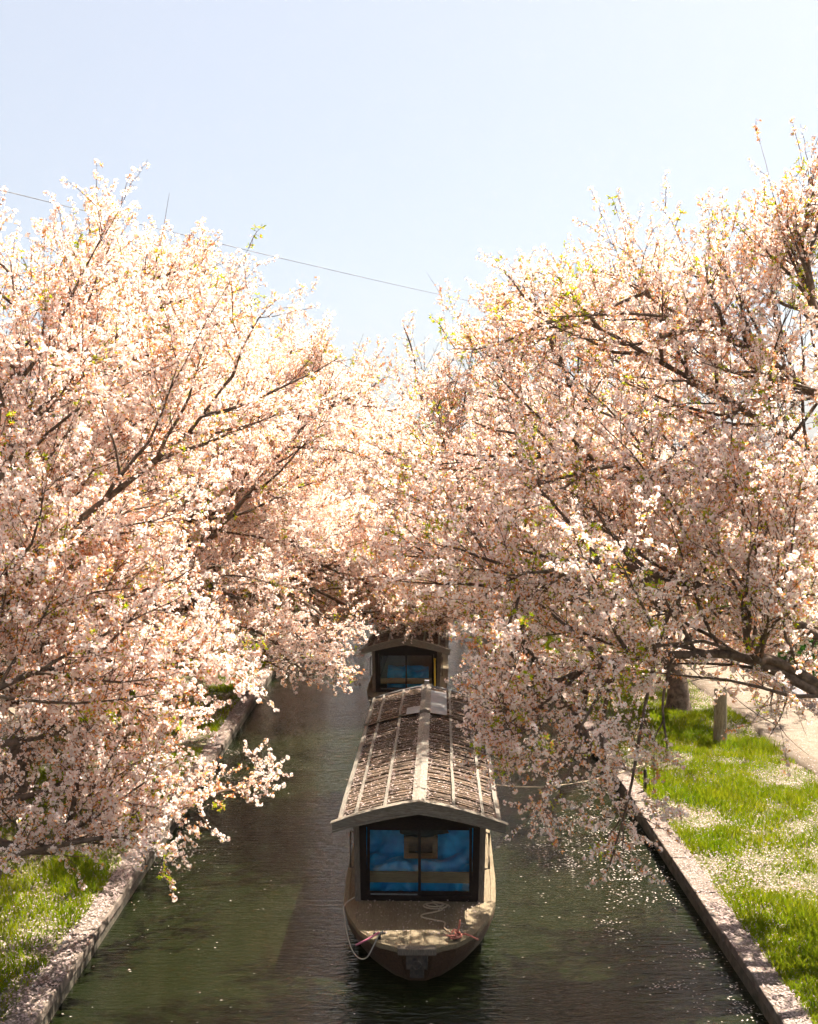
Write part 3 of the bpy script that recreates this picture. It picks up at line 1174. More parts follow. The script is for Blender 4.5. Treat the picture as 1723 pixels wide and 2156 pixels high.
# ------------------------------------------------------------------ cherry trees
def zmin_ok(p, side, relax=False):
    """boughs are kept cut above the water and above the boats, and clear of the ground"""
    x, y, z = p
    over = EDGE - abs(x)
    if relax:
        if side > 0 and x < .0365 * y + .4 and y < 29:
            return z > CAM_Z - .14 * y
        if abs(x) < 1.5 and 28 < y < 40:
            return z > 2.3
        if side > 0 and x < 2.1:
            return z > max(CAM_Z - (.27 if x < 1.45 else .335) * y, 1.2)
        return z > max(CAM_Z - .37 * y, .9)
    if z < BANK + .9 + (0.5 if y < 30 else 0):
        if not (side > 0 and over > 0 and z > .5 and x > 2.0):
            return False
    if over <= 0:
        if side > 0:
            return z > CAM_Z - .205 * y if y < 26 else z > 1.6
        return z > CAM_Z - .35 * y if y < 17 else z > CAM_Z - .27 * y
    if side < 0:
        if x < -3.0 and y < 18:
            return z > CAM_Z - .25 * y
        if x > -1.6:
            return z > CAM_Z - .135 * y if y < 34 else z > (2.6 if y < 42 else 1.2)
        return z > CAM_Z - .185 * y if y < 30 else z > 1.0
    if x < .95:
        return z > CAM_Z - .135 * y if y < 34 else z > (2.6 if y < 42 else 1.2)
    if x < 1.9:
        return z > max(CAM_Z - .27 * y, 2.75) if y < 27 else z > CAM_Z - .165 * y if y < 32 else z > 2.6
    return z > CAM_Z - .33 * y


SKY_X = np.array([-400, 0, 80, 300, 450, 560, 640, 720, 790, 860, 960, 1050, 1150, 1290, 1450, 1560, 1640, 1723, 2100])
SKY_Y = np.array([320, 480, 525, 560, 590, 640, 710, 770, 840, 860, 785, 715, 660, 620, 590, 570, 480, 410, 200])


def top_ok(p, slack=0.0):
    """crowns stay under the line the tree tops draw against the sky"""
    vx = 861 + p[0] * FV / p[1]
    vy = 985 - (p[2] - CAM_Z) * FV / p[1]
    return vy > np.interp(vx, SKY_X, SKY_Y) - slack


def bough(rg, p, d, length, n, wob, lift, side, slack, relax=False):
    pts = [np.array(p, float)]
    d = unit(d)
    for i in range(n):
        d = unit(d + rg.normal(0, wob, 3) + np.array([0, 0, lift * (i + 1) / n]))
        q = pts[-1] + d * length / n
        if not zmin_ok(q, side, relax):
            d = unit(d + np.array([0, 0, .45]))
            q = pts[-1] + d * length / n
            if not zmin_ok(q, side, relax):
                break
        if not top_ok(q, slack):
            break
        pts.append(q)
    return np.array(pts)


def perp(rg, d, ang):
    d = unit(d)
    r_ = unit(np.cross(d, rg.normal(0, 1, 3)))
    return unit(d * math.cos(ang) + r_ * math.sin(ang))


def sample(pts, t):
    n = len(pts) - 1
    i = min(int(t * n), n - 1)
    f_ = t * n - i
    return pts[i] * (1 - f_) + pts[i + 1] * f_, unit(pts[i + 1] - pts[i])


def cherry(seed, base, side, height, radius, label, guides=(), nl=8, dens=1.0, tscale=1.0, mix=None, lean=0.5, canal=0):
    global NODES
    rg = R(seed)
    base = np.array([base[0], base[1], BANK - .12])
    root = empty('cherry_tree', base)
    tag(root, label, 'cherry tree', 'cherry trees lining the canal')
    inward = np.array([-side, 0, 0.0])
    # trunk
    th = rg.uniform(1.7, 2.2)
    tp = [base, base + [0, 0, .5], base + inward * lean * .4 + [rg.normal(0, .08), rg.normal(0, .12), 1.1], base + inward * lean + [0, rg.normal(0, .2), th + .2]]
    tp = catmull(tp, 4)
    r0 = .27 * height / 10
    rr = np.interp(np.linspace(0, 1, len(tp)), [0, .12, .35, 1], [r0 * 1.75, r0 * 1.2, r0, r0 * .82])
    b = MB()
    b.tube(tp - base, rr, 10)
    b.build('trunk', M['bark'], root, smooth=True)
    top = tp[-1]
    limbs = []
    for g in guides:
        if isinstance(g, tuple):
            limbs.append((catmull(g[0], 5), .12))
            continue
        g = np.array(g)
        limbs.append((catmull(np.vstack([tp[-3 if len(limbs) % 2 else -1], g]), 5), .30))
    for i in range(canal):
        z1 = rg.uniform(2.6, 4.2) if base[1] < 30 else rg.uniform(1.9, 4.6)
        tgt = np.array([side * rg.uniform(.2, 1.6), base[1] + rg.uniform(0, 4.5) + (2.2 if base[1] < 30 else 0), z1])
        c0 = sample(tp, rg.uniform(.75, 1))[0]
        m1 = c0 * .6 + tgt * .4 + np.array([0, 0, rg.uniform(.6, 1.4)])
        pt = catmull([c0, m1, c0 * .25 + tgt * .75 + np.array([0, 0, .5]), tgt], 4)
        limbs.append((pt, .35))
    for i in range(nl):
        az = 2 * math.pi * (i + rg.uniform(-.3, .3)) / nl
        hd = np.array([math.cos(az), math.sin(az), 0])
        el = rg.uniform(.25, 1.15) if i % 2 else rg.uniform(.7, 1.35)
        d = unit(hd * math.cos(el) + np.array([0, 0, math.sin(el)]))
        toward = max(0, float(hd @ inward))
        Ln = (height - th) * (.62 + .32 * math.sin(el)) * (1 + .25 * toward)
        if math.cos(el) * Ln > radius:
            Ln = radius / math.cos(el)
        pt = bough(rg, sample(tp, rg.uniform(.72, 1.0))[0], d, Ln, 9, .11, -.10 if el < .8 else -.03, side, rg.normal(0, 30))
        if len(pt) > 3:
            limbs.append((pt, .42))
    tw_p, tw_d, tw_s, tw_k = [], [], [], []
    RX = [False]
    ng = len(guides)
    probs = mix if mix is not None else [.26, .26, .2, .06, .03, .09, .03, .07]

    def hole(p):
        return float(vnoise(p[0] * .9 + p[2] * .8, p[1] * .9 - p[2] * .6, seed + 3, 1.0))

    def put(p, d, s):
        if side > 0 and p[2] > 7.2 and base[1] < 30 and rg.uniform() < .33:
            return
        if zmin_ok(p, side, RX[0]) and top_ok(p, 420 if RX[0] else 150) and not (hole(p) < .30 and rg.uniform() < .8):
            tw_p.append(p)
            tw_d.append(d)
            tw_s.append(s * tscale)

    def clothe(pts, t0, step):
        ln = float(np.sum(np.linalg.norm(np.diff(pts, axis=0), axis=1)))
        m = int(ln * (1 - t0) / (step / dens))
        for q in range(m):
            t = t0 + (1 - t0) * (q + rg.uniform(0, 1)) / max(m, 1)
            p, d = sample(pts, min(t, .999))
            d2 = unit(perp(rg, d, rg.uniform(.5, 1.25)) + np.array([0, 0, rg.uniform(0.0, .5)]))
            put(p, d2, rg.uniform(.7, 1.15))
        put(pts[-1], unit(pts[-1] - pts[-2]), 1.0)
    for li, (pts, rf) in enumerate(limbs):
        RX[0] = li < ng
        mb = MB()
        ln = float(np.sum(np.linalg.norm(np.diff(pts, axis=0), axis=1)))
        rb = min(r0 * rf, .03 + .012 * ln if li >= ng else .012 + .010 * ln)
        mb.tube(pts - base, np.linspace(rb, .012, len(pts)) ** 1.0, 7)
        clothe(pts, .45, .17)
        n2 = int(ln / .42)
        for i in range(n2):
            t = .16 + .82 * (i + rg.uniform(0, 1)) / n2
            p, d = sample(pts, t)
            d2 = perp(rg, d, rg.uniform(.55, 1.05))
            d2 = unit(d2 + np.array([0, 0, .18]) + inward * .12)
            l2 = (0.55 + .36 * ln * (1 - .62 * t)) * rg.uniform(.6, 1.1)
            low = RX[0] and pts[-1][2] < 3.2 and pts[-1][1] < 28
            l2 = min(l2, .5 if low else 3.0)
            sl2 = rg.normal(0, 38) + (40 if RX[0] else 0)
            q2 = bough(rg, p, d2, l2, 6, .13, .06, side, sl2, RX[0])
            if len(q2) < 3:
                continue
            rb2 = min(.30 * rb + .006, .012 + .009 * l2)
            mb.tube(q2 - base, np.linspace(rb2, .006, len(q2)), 5, cap=False)
            clothe(q2, .18, .15)
            n3 = int(l2 / .26)
            for k_ in range(n3):
                t3 = .15 + .83 * (k_ + rg.uniform(0, 1)) / n3
                p3, d3 = sample(q2, t3)
                u_ = rg.uniform()
                up = u_ < .16
                lead = u_ < .025 and not low
                dd = unit(perp(rg, d3, rg.uniform(.5, 1.0)) + np.array([0, 0, .9 if up else .14]))
                l3 = rg.uniform(.35, .85) * (1.35 if up else 1) * (.55 if low else 1) * (1.8 if lead else 1)
                q3 = bough(rg, p3, dd, l3, 4, .10, .03, side, sl2 + (170 if lead else rg.uniform(20, 95) if up else rg.normal(5, 25)), RX[0])
                if len(q3) < 3:
                    continue
                mb.tube(q3 - base, np.linspace(.008, .003, len(q3)), 3, cap=False)
                clothe(q3, .1, .32 if lead else .2 if up else .14)
        mb.build('limb', M['bark'], root, smooth=True)
    tw_p = np.array(tw_p)
    tw_d = np.array(tw_d)
    n = len(tw_p)
    tw_k = rg.choice(8, n, p=np.array(probs) / sum(probs))
    # leafy and dense patches come in clumps
    cl = vnoise(tw_p[:, 0] + tw_p[:, 2], tw_p[:, 1] - tw_p[:, 2] * .7, seed, .9)
    sw = (cl > .66) & (rg.uniform(0, 1, n) < .55)
    tw_k[sw] = rg.choice([3, 4, 5, 6], sw.sum(), p=[.35, .35, .2, .1])
    if not TW_OBJ:
        for k_, me in enumerate(TW):
            o = bpy.data.objects.new('flowering_twig', me)
            COL.objects.link(o)
            o.parent = root
            o.location = tw_p[k_ * 7] - base
            TW_OBJ.append(o)
        NODES = blossom_nodes()
    yaw = np.arctan2(tw_d[:, 1], tw_d[:, 0])
    pit = -np.arcsin(np.clip(tw_d[:, 2], -1, 1))
    rot = np.stack([rg.uniform(0, 6.28, n), pit, yaw], 1).astype(np.float32)
    me = bpy.data.meshes.new('blossoms')
    me.vertices.add(n)
    me.vertices.foreach_set('co', (tw_p - base).astype(np.float32).ravel())
    a = me.attributes.new('rot', 'FLOAT_VECTOR', 'POINT')
    a.data.foreach_set('vector', rot.ravel())
    a = me.attributes.new('scl', 'FLOAT', 'POINT')
    a.data.foreach_set('value', np.array(tw_s, dtype=np.float32))
    a = me.attributes.new('idx', 'INT', 'POINT')
    a.data.foreach_set('value', tw_k.astype(np.int32))
    for k_ in TW_MATS:
        me.materials.append(M[k_])
    o = bpy.data.objects.new('blossoms', me)
    COL.objects.link(o)
    o.parent = root
    o['kind'] = 'stuff'
    md = o.modifiers.new('twigs', 'NODES')
    md.node_group = NODES
    return n


MIX_L = [.21, .21, .2, .10, .05, .11, .05, .07]
MIX_R = [.12, .12, .15, .17, .12, .15, .10, .07]
NTW = []
ORD = ['first', 'second', 'third', 'fourth', 'fifth', 'sixth', 'seventh', 'eighth']
gl_near = [
    [P(-60, 1860, 13.4), P(0, 1817, 13.2), P(146, 1783, 13.0), P(260, 1770, 13.2), P(330, 1790, 13.4)],
    [P(60, 1790, 14), P(250, 1740, 15), P(380, 1700, 16), P(560, 1640, 17)],
    [P(60, 1800, 13.6), P(137, 1733, 13.6), P(163, 1571, 13.6), P(170, 1480, 13.8)],
    [P(-120, 1180, 14), P(0, 1010, 14), P(30, 900, 14), P(45, 760, 14.2), P(30, 560, 14.4)],
    [P(-100, 1150, 15), P(0, 1110, 15), P(200, 1060, 16), P(330, 1010, 17)],
    [P(0, 980, 16), P(140, 820, 16.5), P(200, 740, 17), P(290, 680, 17.4), P(330, 580, 17.6)],
    [P(-100, 1500, 13), P(60, 1420, 13.3), P(200, 1390, 13.8), P(330, 1420, 14.2)],
    [P(-80, 1600, 13), P(60, 1560, 13.3), P(180, 1540, 13.8), P(290, 1580, 14.4)],
    [P(-80, 1700, 13), P(60, 1680, 13.3), P(180, 1640, 14.0), P(280, 1680, 14.6)],
    [P(-80, 1350, 14), P(80, 1300, 14.5), P(220, 1280, 15), P(330, 1320, 15.6)],
    [P(-60, 1500, 14.5), P(100, 1480, 15), P(230, 1480, 15.6), P(310, 1510, 16)],
]
gl_mid = [
    [P(300, 1130, 22), P(394, 1088, 22.5), P(456, 1055, 23), P(627, 917, 24), P(700, 840, 24.5)],
    [P(280, 1120, 22), P(400, 1000, 22.5), P(470, 940, 23), P(560, 760, 23.5)],
    [P(260, 1250, 22), P(430, 1240, 22.5), P(560, 1290, 23), P(650, 1360, 23.4)],
    [P(300, 1250, 21.5), P(430, 1290, 22), P(560, 1340, 22.4), P(620, 1400, 22.6), P(660, 1430, 22.6)],
    [P(420, 1200, 23), P(560, 1220, 24), P(670, 1290, 25), P(730, 1330, 25)],
    [P(400, 1330, 23.5), P(550, 1370, 24), P(650, 1390, 24.5), P(700, 1410, 24.5)],
    [P(200, 1000, 22), P(280, 860, 22), P(360, 720, 22), P(410, 600, 22)],
    [P(220, 1380, 21), P(330, 1350, 21.5), P(500, 1370, 22), P(610, 1420, 22.4)],
]
gl_far = [
    [P(520, 1180, 29), P(640, 1230, 30), P(760, 1290, 30.6), P(820, 1310, 30.8)],
    [P(540, 1130, 29.5), P(680, 1190, 30.5), P(800, 1240, 31), P(880, 1270, 31)],
]
gr_near = [
    [P(1780, 1100, 16.4), P(1700, 960, 16.2), P(1560, 860, 16), P(1400, 770, 15.6), P(1242, 685, 15.4), P(1120, 655, 15.3)],
    [P(1790, 900, 16.4), P(1711, 832, 16), P(1600, 750, 15.8), P(1490, 689, 15.5), P(1400, 650, 15.4), P(1320, 600, 15.3)],
    [P(1700, 1060, 16.6), P(1557, 1010, 16.2), P(1362, 987, 16), P(1219, 965, 15.8), P(1077, 946, 15.6)],
    [P(1690, 1420, 15), P(1600, 1390, 14.6), P(1570, 1300, 14.4), P(1580, 1150, 14.4), P(1640, 1040, 14.6)],
    [P(1660, 1300, 15.5), P(1450, 1230, 15), P(1250, 1180, 14.8), P(1120, 1200, 14.6), P(1010, 1260, 14.6)],
    [P(1650, 1420, 15), P(1450, 1380, 14.6), P(1280, 1400, 14.3), P(1150, 1450, 14.2), P(1060, 1530, 14.2)],
    ([P(1450, 1230, 15), P(1400, 1320, 14.6), P(1360, 1500, 14.2), P(1330, 1680, 13.9), P(1290, 1830, 13.9)],),
    ([P(1250, 1400, 14.4), P(1220, 1500, 14.2), P(1180, 1610, 14), P(1150, 1690, 14)],),
    ([P(1420, 1380, 14.6), P(1400, 1480, 14.4), P(1410, 1580, 14.2)],),
    ([P(1300, 1400, 14.3), P(1270, 1540, 14.1), P(1290, 1680, 14), P(1330, 1750, 14)],),
    [P(1820, 1250, 17), P(1720, 1250, 17), P(1620, 1290, 17)],
    [P(1820, 1350, 16), P(1720, 1330, 16), P(1640, 1360, 15.8)],
    [P(1760, 760, 15.5), P(1700, 600, 15.2), P(1690, 480, 15), P(1705, 400, 15)],
]
gr_mid = [
    [P(1250, 1230, 23), P(1112, 1186, 23), P(1033, 1135, 23), P(985, 1060, 23.4), P(930, 940, 24), P(890, 850, 24.2), P(868, 740, 24.4), P(850, 690, 24.4)],
    ([P(1180, 1220, 28.5), P(1040, 1255, 29.8), P(940, 1300, 30.4), P(880, 1315, 30.6)],),
    ([P(1150, 1180, 29), P(1000, 1230, 30.5), P(900, 1260, 31), P(820, 1280, 31)],),
    [P(1300, 1100, 24), P(1200, 980, 24), P(1100, 860, 24), P(1040, 740, 24), P(1000, 700, 24)],
    [P(1300, 1250, 23), P(1150, 1290, 22.6), P(1110, 1300, 22.4), P(1070, 1330, 22.4)],
    [P(1250, 1000, 23.6), P(1210, 850, 23), P(1170, 740, 22.6), P(1110, 640, 22.4), P(1050, 560, 22.2)],
    [P(1380, 1000, 23), P(1330, 800, 23), P(1300, 650, 23), P(1290, 560, 23)],
]
LS = [(-8.2, 14.0, 10.4), (-7.9, 21.5, 10.6), (-7.8, 29.0, 10.6), (-7.8, 36.5, 10.6), (-7.6, 45, 10.8), (-7.5, 55, 10.8), (-7.4, 66, 11), (-7.3, 79, 11)]
RS = [(9.3, 14.6, 10.6), (7.2, 29.0, 10.6), (7.7, 36.5, 10.4), (7.7, 43, 10.4), (7.5, 49, 10.6), (7.4, 59, 10.8), (7.3, 70, 11), (7.2, 82, 11)]
for i, (x, y, hgt) in enumerate(LS):
    lab = '%s cherry tree along the left bank from the camera, full of pale blossom' % ORD[i]
    g = gl_near if i == 0 else gl_mid if i == 1 else gl_far if i == 2 else ()
    far = i > 3
    NTW.append(cherry(200 + i, (x, y), -1, hgt, 6.0, lab, g, 8 if not far else 7, .85 if i == 0 else 1.0 if not far else .7, 1.0 if i < 2 else 1.08 if not far else 1.35, MIX_L, canal=5 if 2 <= i <= 6 else 0))
for i, (x, y, hgt) in enumerate(RS):
    lab = '%s cherry tree along the right bank from the camera, pink blossom with bronze leaves' % ORD[i]
    g = gr_near if i == 0 else gr_mid if i == 1 else ()
    far = i > 3
    NTW.append(cherry(300 + i, (x, y), 1, hgt, 6.0, lab, g, 7 if i else 6, .72 if not far else .65, 1.0 if i < 2 else 1.08 if not far else 1.35, MIX_R if not far else MIX_L, canal=5 if 1 <= i <= 5 else 0))
for i, (x, y) in enumerate(((-4.2, 97), (0.4, 100), (4.6, 97))):
    lab = ['left', 'middle', 'right'][i]
    NTW.append(cherry(400 + i, (x, y), -1 if i < 2 else 1, 9.5, 5.5, '%s one of three distant cherry trees closing the far end of the canal' % lab, (), 7, .6, 1.7, MIX_L, lean=.1))

# ------------------------------------------------------------------ grass, fallen petals, floating petals
def grass_field(name, x0, x1, y0, y1, n, seed, label, bare):
    rg = R(seed)
    y = y0 + (y1 - y0) * rg.uniform(0, 1, n) ** 1.7
    x = rg.uniform(x0, x1, n)
    d = .62 * vnoise(x, y, seed, .75) + .38 * vnoise(x, y, seed + 5, 2.3)
    edge = np.minimum(np.abs(x) - EDGE - KW + .12, 3) * 1.2
    keep = (d + np.clip(edge, 0, .18) - .12 - bare > rg.uniform(.22, .68, n))
    x, y, d = x[keep], y[keep], d[keep]
    n = len(x)
    z = bank_z(x, y)
    hgt = (.045 + .12 * np.clip(d - .35, 0, .4) / .4) * rg.uniform(.4, 1.35, n) + .05 * (rg.uniform(0, 1, n) < .04)
    a = rg.uniform(0, 2 * math.pi, n)
    wd = .0065 + .004 * rg.uniform(0, 1, n)
    ln = rg.uniform(.2, .9, n) * hgt
    b = rg.uniform(0, 2 * math.pi, n)
    p = np.stack([x, y, z - .01], 1)
    u = np.stack([np.cos(a), np.sin(a), 0 * a], 1) * wd[:, None]
    bend = np.stack([np.cos(b), np.sin(b), 0 * b], 1)
    mid = p + bend * (ln * .35)[:, None] + np.array([0, 0, 1.0]) * (hgt * .6)[:, None]
    tip = p + bend * ln[:, None] + np.array([0, 0, 1.0]) * hgt[:, None]
    V = np.stack([p - u, p + u, mid + u * .8, tip, mid - u * .8], 1).reshape(-1, 3)
    i = np.arange(n)[:, None] * 5
    F = np.concatenate([i + np.array([[0, 1, 2, 4]])], 0)
    F3 = i + np.array([[4, 2, 3, 3]])
    me = bpy.data.meshes.new(name)
    me.vertices.add(len(V))
    me.vertices.foreach_set('co', V.astype(np.float32).ravel())
    loops = np.concatenate([F, (i + np.array([[4, 2, 3]]))], 1).ravel()
    me.loops.add(len(loops))
    me.loops.foreach_set('vertex_index', loops.astype(np.int32))
    me.polygons.add(2 * n)
    st_ = (np.arange(n)[:, None] * 7 + np.array([[0, 4]])).ravel()
    me.polygons.foreach_set('loop_start', st_.astype(np.int32))
    me.materials.append(M['grass'])
    me.update(calc_edges=True)
    o = bpy.data.objects.new(name, me)
    COL.objects.link(o)
    tag(o, label, 'grass', kind='stuff')


grass_field('grass', EDGE + KW - .05, PX0 + .1, 9, 60, 230000, 31, 'bright green grass on the right bank between kerb and sandy path', .0)
grass_field('grass', -9.5, -EDGE - KW + .05, 9, 60, 200000, 32, 'patchy green grass on the left bank under the cherry trees', .15)

rg = R(77)


def scatter(n, x0, x1, y0, y1, zf, dens=None):
    y = y0 + (y1 - y0) * rg.uniform(0, 1, n) ** 1.6
    x = rg.uniform(x0, x1, n)
    if dens is not None:
        k_ = rg.uniform(0, 1, n) < dens(x, y)
        x, y = x[k_], y[k_]
    return np.stack([x, y, zf(x, y)], 1)


def gd(x, y):
    near_ = np.clip(1.2 - (np.abs(x) - EDGE - KW) / .7, 0, 1)
    return near_ + .3 + .7 * (1 - np.clip((.62 * vnoise(x, y, 31, .75) + .38 * vnoise(x, y, 36, 2.3) - .3) / .25, 0, 1))


P_r = scatter(60000, EDGE + KW, 8.6, 8, 55, lambda x, y: bank_z(x, y) + .02 + .03 * rg.uniform(0, 1, len(x)), gd)
P_rk = scatter(20000, EDGE - .01, EDGE + KW, 8, 55, lambda x, y: 0 * x + BANK + .014, lambda x, y: .25 + .75 * vnoise(x, y, 3, 1.1))
P_rp = scatter(7000, 8.5, 10.6, 12, 50, lambda x, y: 0 * x + BANK + .10)
tag(petals_mesh('fallen_petals', np.concatenate([P_r, P_rk, P_rp]), .019, rg, M['fallen']), 'fallen pale pink petals strewn over the right bank and kerb', 'petals', kind='stuff')
P_l = scatter(75000, -9.6, -EDGE - KW, 8, 55, lambda x, y: bank_z(x, y) + .02 + .03 * rg.uniform(0, 1, len(x)), gd)
P_lk = scatter(20000, -EDGE - KW, -EDGE + .01, 8, 55, lambda x, y: 0 * x + BANK + .014, lambda x, y: .3 + .7 * vnoise(x, y, 4, 1.1))
tag(petals_mesh('fallen_petals', np.concatenate([P_l, P_lk]), .019, rg, M['fallen']), 'fallen pale pink petals strewn over the left bank and kerb', 'petals', kind='stuff')


def wd_(x, y):
    e = np.clip((EDGE - np.abs(x)) / 1.6, 0, 1)
    right = np.clip(1 - (EDGE - x) / 2.3, 0, 1)
    st_ = vnoise(x * .6, y * 2.2, 12, 1.0)
    near = np.exp(-((y - 20.5) / 3.2) ** 2) * np.clip((x - 1.2) / 1.2, 0, 1)
    return np.clip(.05 + .10 * (1 - e) + .55 * right * (st_ > .45) * vnoise(x, y, 13, .7) + .75 * near * (st_ > .3), 0, 1)


W = scatter(15000, -EDGE + .03, EDGE - .03, 9, 60, lambda x, y: 0 * x + .006, wd_)
raft = []
for k_ in range(64):
    rx = EDGE - .05 - abs(rg.normal(0, .7)) if k_ < 36 else rg.uniform(1.5, 4.2) if k_ < 54 else -EDGE + .05 + abs(rg.normal(0, .3))
    ry = rg.uniform(10, 34) if k_ < 36 else rg.normal(20.5, 2.5) if k_ < 54 else rg.uniform(11, 30)
    m_ = int(rg.uniform(6, 60))
    raft.append(np.stack([rx + rg.normal(0, rg.uniform(.1, .4), m_), ry + rg.normal(0, rg.uniform(.04, .3), m_), 0 * np.zeros(m_) + .006], 1))
W = np.concatenate([W] + raft)
W = W[(np.abs(W[:, 0]) < EDGE - .02)]
lx = (W[:, 0] - B1[0])
inb = (np.abs(lx - .03 * (W[:, 1] - 15.5)) < 1.16) & (W[:, 1] > 13.9) & (W[:, 1] < 25)
inb |= (np.abs(W[:, 0] + .05) < 1.25) & (W[:, 1] > 28.3) & (W[:, 1] < 39.8)
tag(petals_mesh('floating_petals', W[~inb], .017, rg, M['floating'], .05), 'white petals floating on the dark canal water', 'petals', kind='stuff')


def roof_petals(n, base, rz, label):
    x = rg.uniform(-1.15, 1.15, n)
    near = rg.uniform(0, 1, n) < .35
    bx = np.array([-1.08, -.87, -.45, -.13, .13, .52, .86, 1.08])[rg.randint(0, 8, n)]
    x = np.where(near, bx + rg.normal(0, .025, n), x)
    y = rg.uniform(-.25, 7.6, n)
    z = 2.05 - .145 * np.abs(x) - .095 * x * x + np.where(y > 5.22, .065, .018) + np.where(np.abs(x) < .12, .04, 0)
    pts = np.stack([x, y, z], 1)
    nd = n // 14
    xd = rg.uniform(-.9, .9, nd)
    yd = rg.uniform(-1.3, .0, nd)
    ok = np.abs(xd) < np.interp(yd, [-1.66, -1.45, -1.1, -.5, 0], [.2, .5, .72, .92, 1.0])
    pts = np.concatenate([pts, np.stack([xd, yd, 0 * xd + .552], 1)[ok]])
    o = petals_mesh('fallen_petals', pts, .0165, rg, M['fallen'], .25)
    in_boat(o, base, rz)
    tag(o, label, 'petals', kind='stuff')


roof_petals(4200, B1, R1, 'petals scattered over the roof and deck of the nearest boat')
roof_petals(2600, B2, R2, 'petals scattered over the roof of the second boat')

# ------------------------------------------------------------------ posts, bench, cables, buildings, far tree
q = MB()
th = np.linspace(0, 2 * math.pi, 17)[:-1]
v = []
for z, r_ in ((-.1, .165), (.1, .158), (.7, .152), (1.22, .15), (1.26, .135)):
    for a in th:
        v.append((r_ * math.cos(a), r_ * math.sin(a), z))
k = 16
q.add(v, [(i * k + j, i * k + (j + 1) % k, (i + 1) * k + (j + 1) % k, (i + 1) * k + j) for i in range(4) for j in range(k)] + [tuple(4 * k + j for j in range(k))])
o = q.build('log_post', M['log'], smooth=True)
o.location = (7.36, 25.6, BANK)
tag(o, 'thick round wooden post standing in the grass beside the sandy path', 'post')

q = MB()
q.tube([(0, 0, -.05), (0, 0, .44)], [.045, .045], 10)
q.tube([(0, 0, .44), (0, 0, .47)], [.05, .03], 10)
o = q.build('marker_post', M['yellow'], smooth=True)
o.location = (-5.38, 22.8, BANK)
tag(o, 'short yellow marker post in the grass on the left bank', 'post')

root = empty('stone_bench', (-9.0, 33.5, BANK), .3)
for x0, x1, z0, z1, nm in ((-.75, .75, .36, .48, 'seat_slab'), (-.6, -.4, -.05, .36, 'leg'), (.4, .6, -.05, .36, 'leg')):
    q = MB()
    q.box(x0, x1, -.28 if nm == 'seat_slab' else -.2, .28 if nm == 'seat_slab' else .2, z0, z1)
    q.build(nm, M['kerb'], root, bevel=.02)
tag(root, 'plain stone slab bench under the trees on the left bank', 'bench')


def pole(loc, h, label):
    root = empty('utility_pole', loc)
    q = MB()
    q.tube([(0, 0, -.3), (0, 0, h * .5), (0, 0, h)], [.17, .14, .11], 12)
    q.build('pole_shaft', M['concrete'], root, smooth=True)
    q = MB()
    q.box(-.9, .9, -.05, .05, h - .6, h - .5)
    q.build('crossarm', M['steel'], root)
    for x in (-.7, 0.0, .7):
        q = MB()
        z0 = h - .5 if x else h
        q.tube([(x, 0, z0), (x, 0, z0 + .06), (x, 0, z0 + .12), (x, 0, z0 + .16)], [.04, .06, .04, .02], 8)
        q.build('insulator', M['plaster'], root, smooth=True)
    tag(root, label, 'utility pole', 'utility poles')


A0, A1 = np.array([-13.1, 10.8, 11.75]), np.array([10.0, 63.4, 15.1])
pole((A0[0], A0[1], BANK - .1), A0[2] - BANK - .06, 'concrete utility pole behind the left trees carrying the overhead cable')
pole((A1[0], A1[1], BANK - .1), A1[2] - BANK - .06, 'concrete utility pole behind the right trees carrying the overhead cable')


def cable(a, b, sag, r_, label):
    t = np.linspace(0, 1, 40)
    pts = a[None] * (1 - t)[:, None] + b[None] * t[:, None]
    pts[:, 2] -= sag * 4 * t * (1 - t)
    q = MB()
    q.tube(pts, r_, 5)
    o = q.build('overhead_cable', M['cable'], smooth=True)
    tag(o, label, 'cable')


cable(A0, A1, .25, .009, 'long thin overhead cable crossing the pale sky from the left')
for i, (x, nm) in enumerate(((-17.0, 'left'), (17.0, 'right'))):
    pole((x, 88, BANK - .2), 12.6 - BANK + .04, 'distant concrete utility pole far behind the %s bank trees' % nm)
for i, (dx, z, nm) in enumerate(((0, 12.6, 'highest'), (-.7, 12.1, 'lower'))):
    cable(np.array([-17.0 + dx, 88, z + .12]), np.array([17.0 + dx, 88, z + .12]), .5, .02, '%s of two distant cables spanning the far end of the canal' % nm)


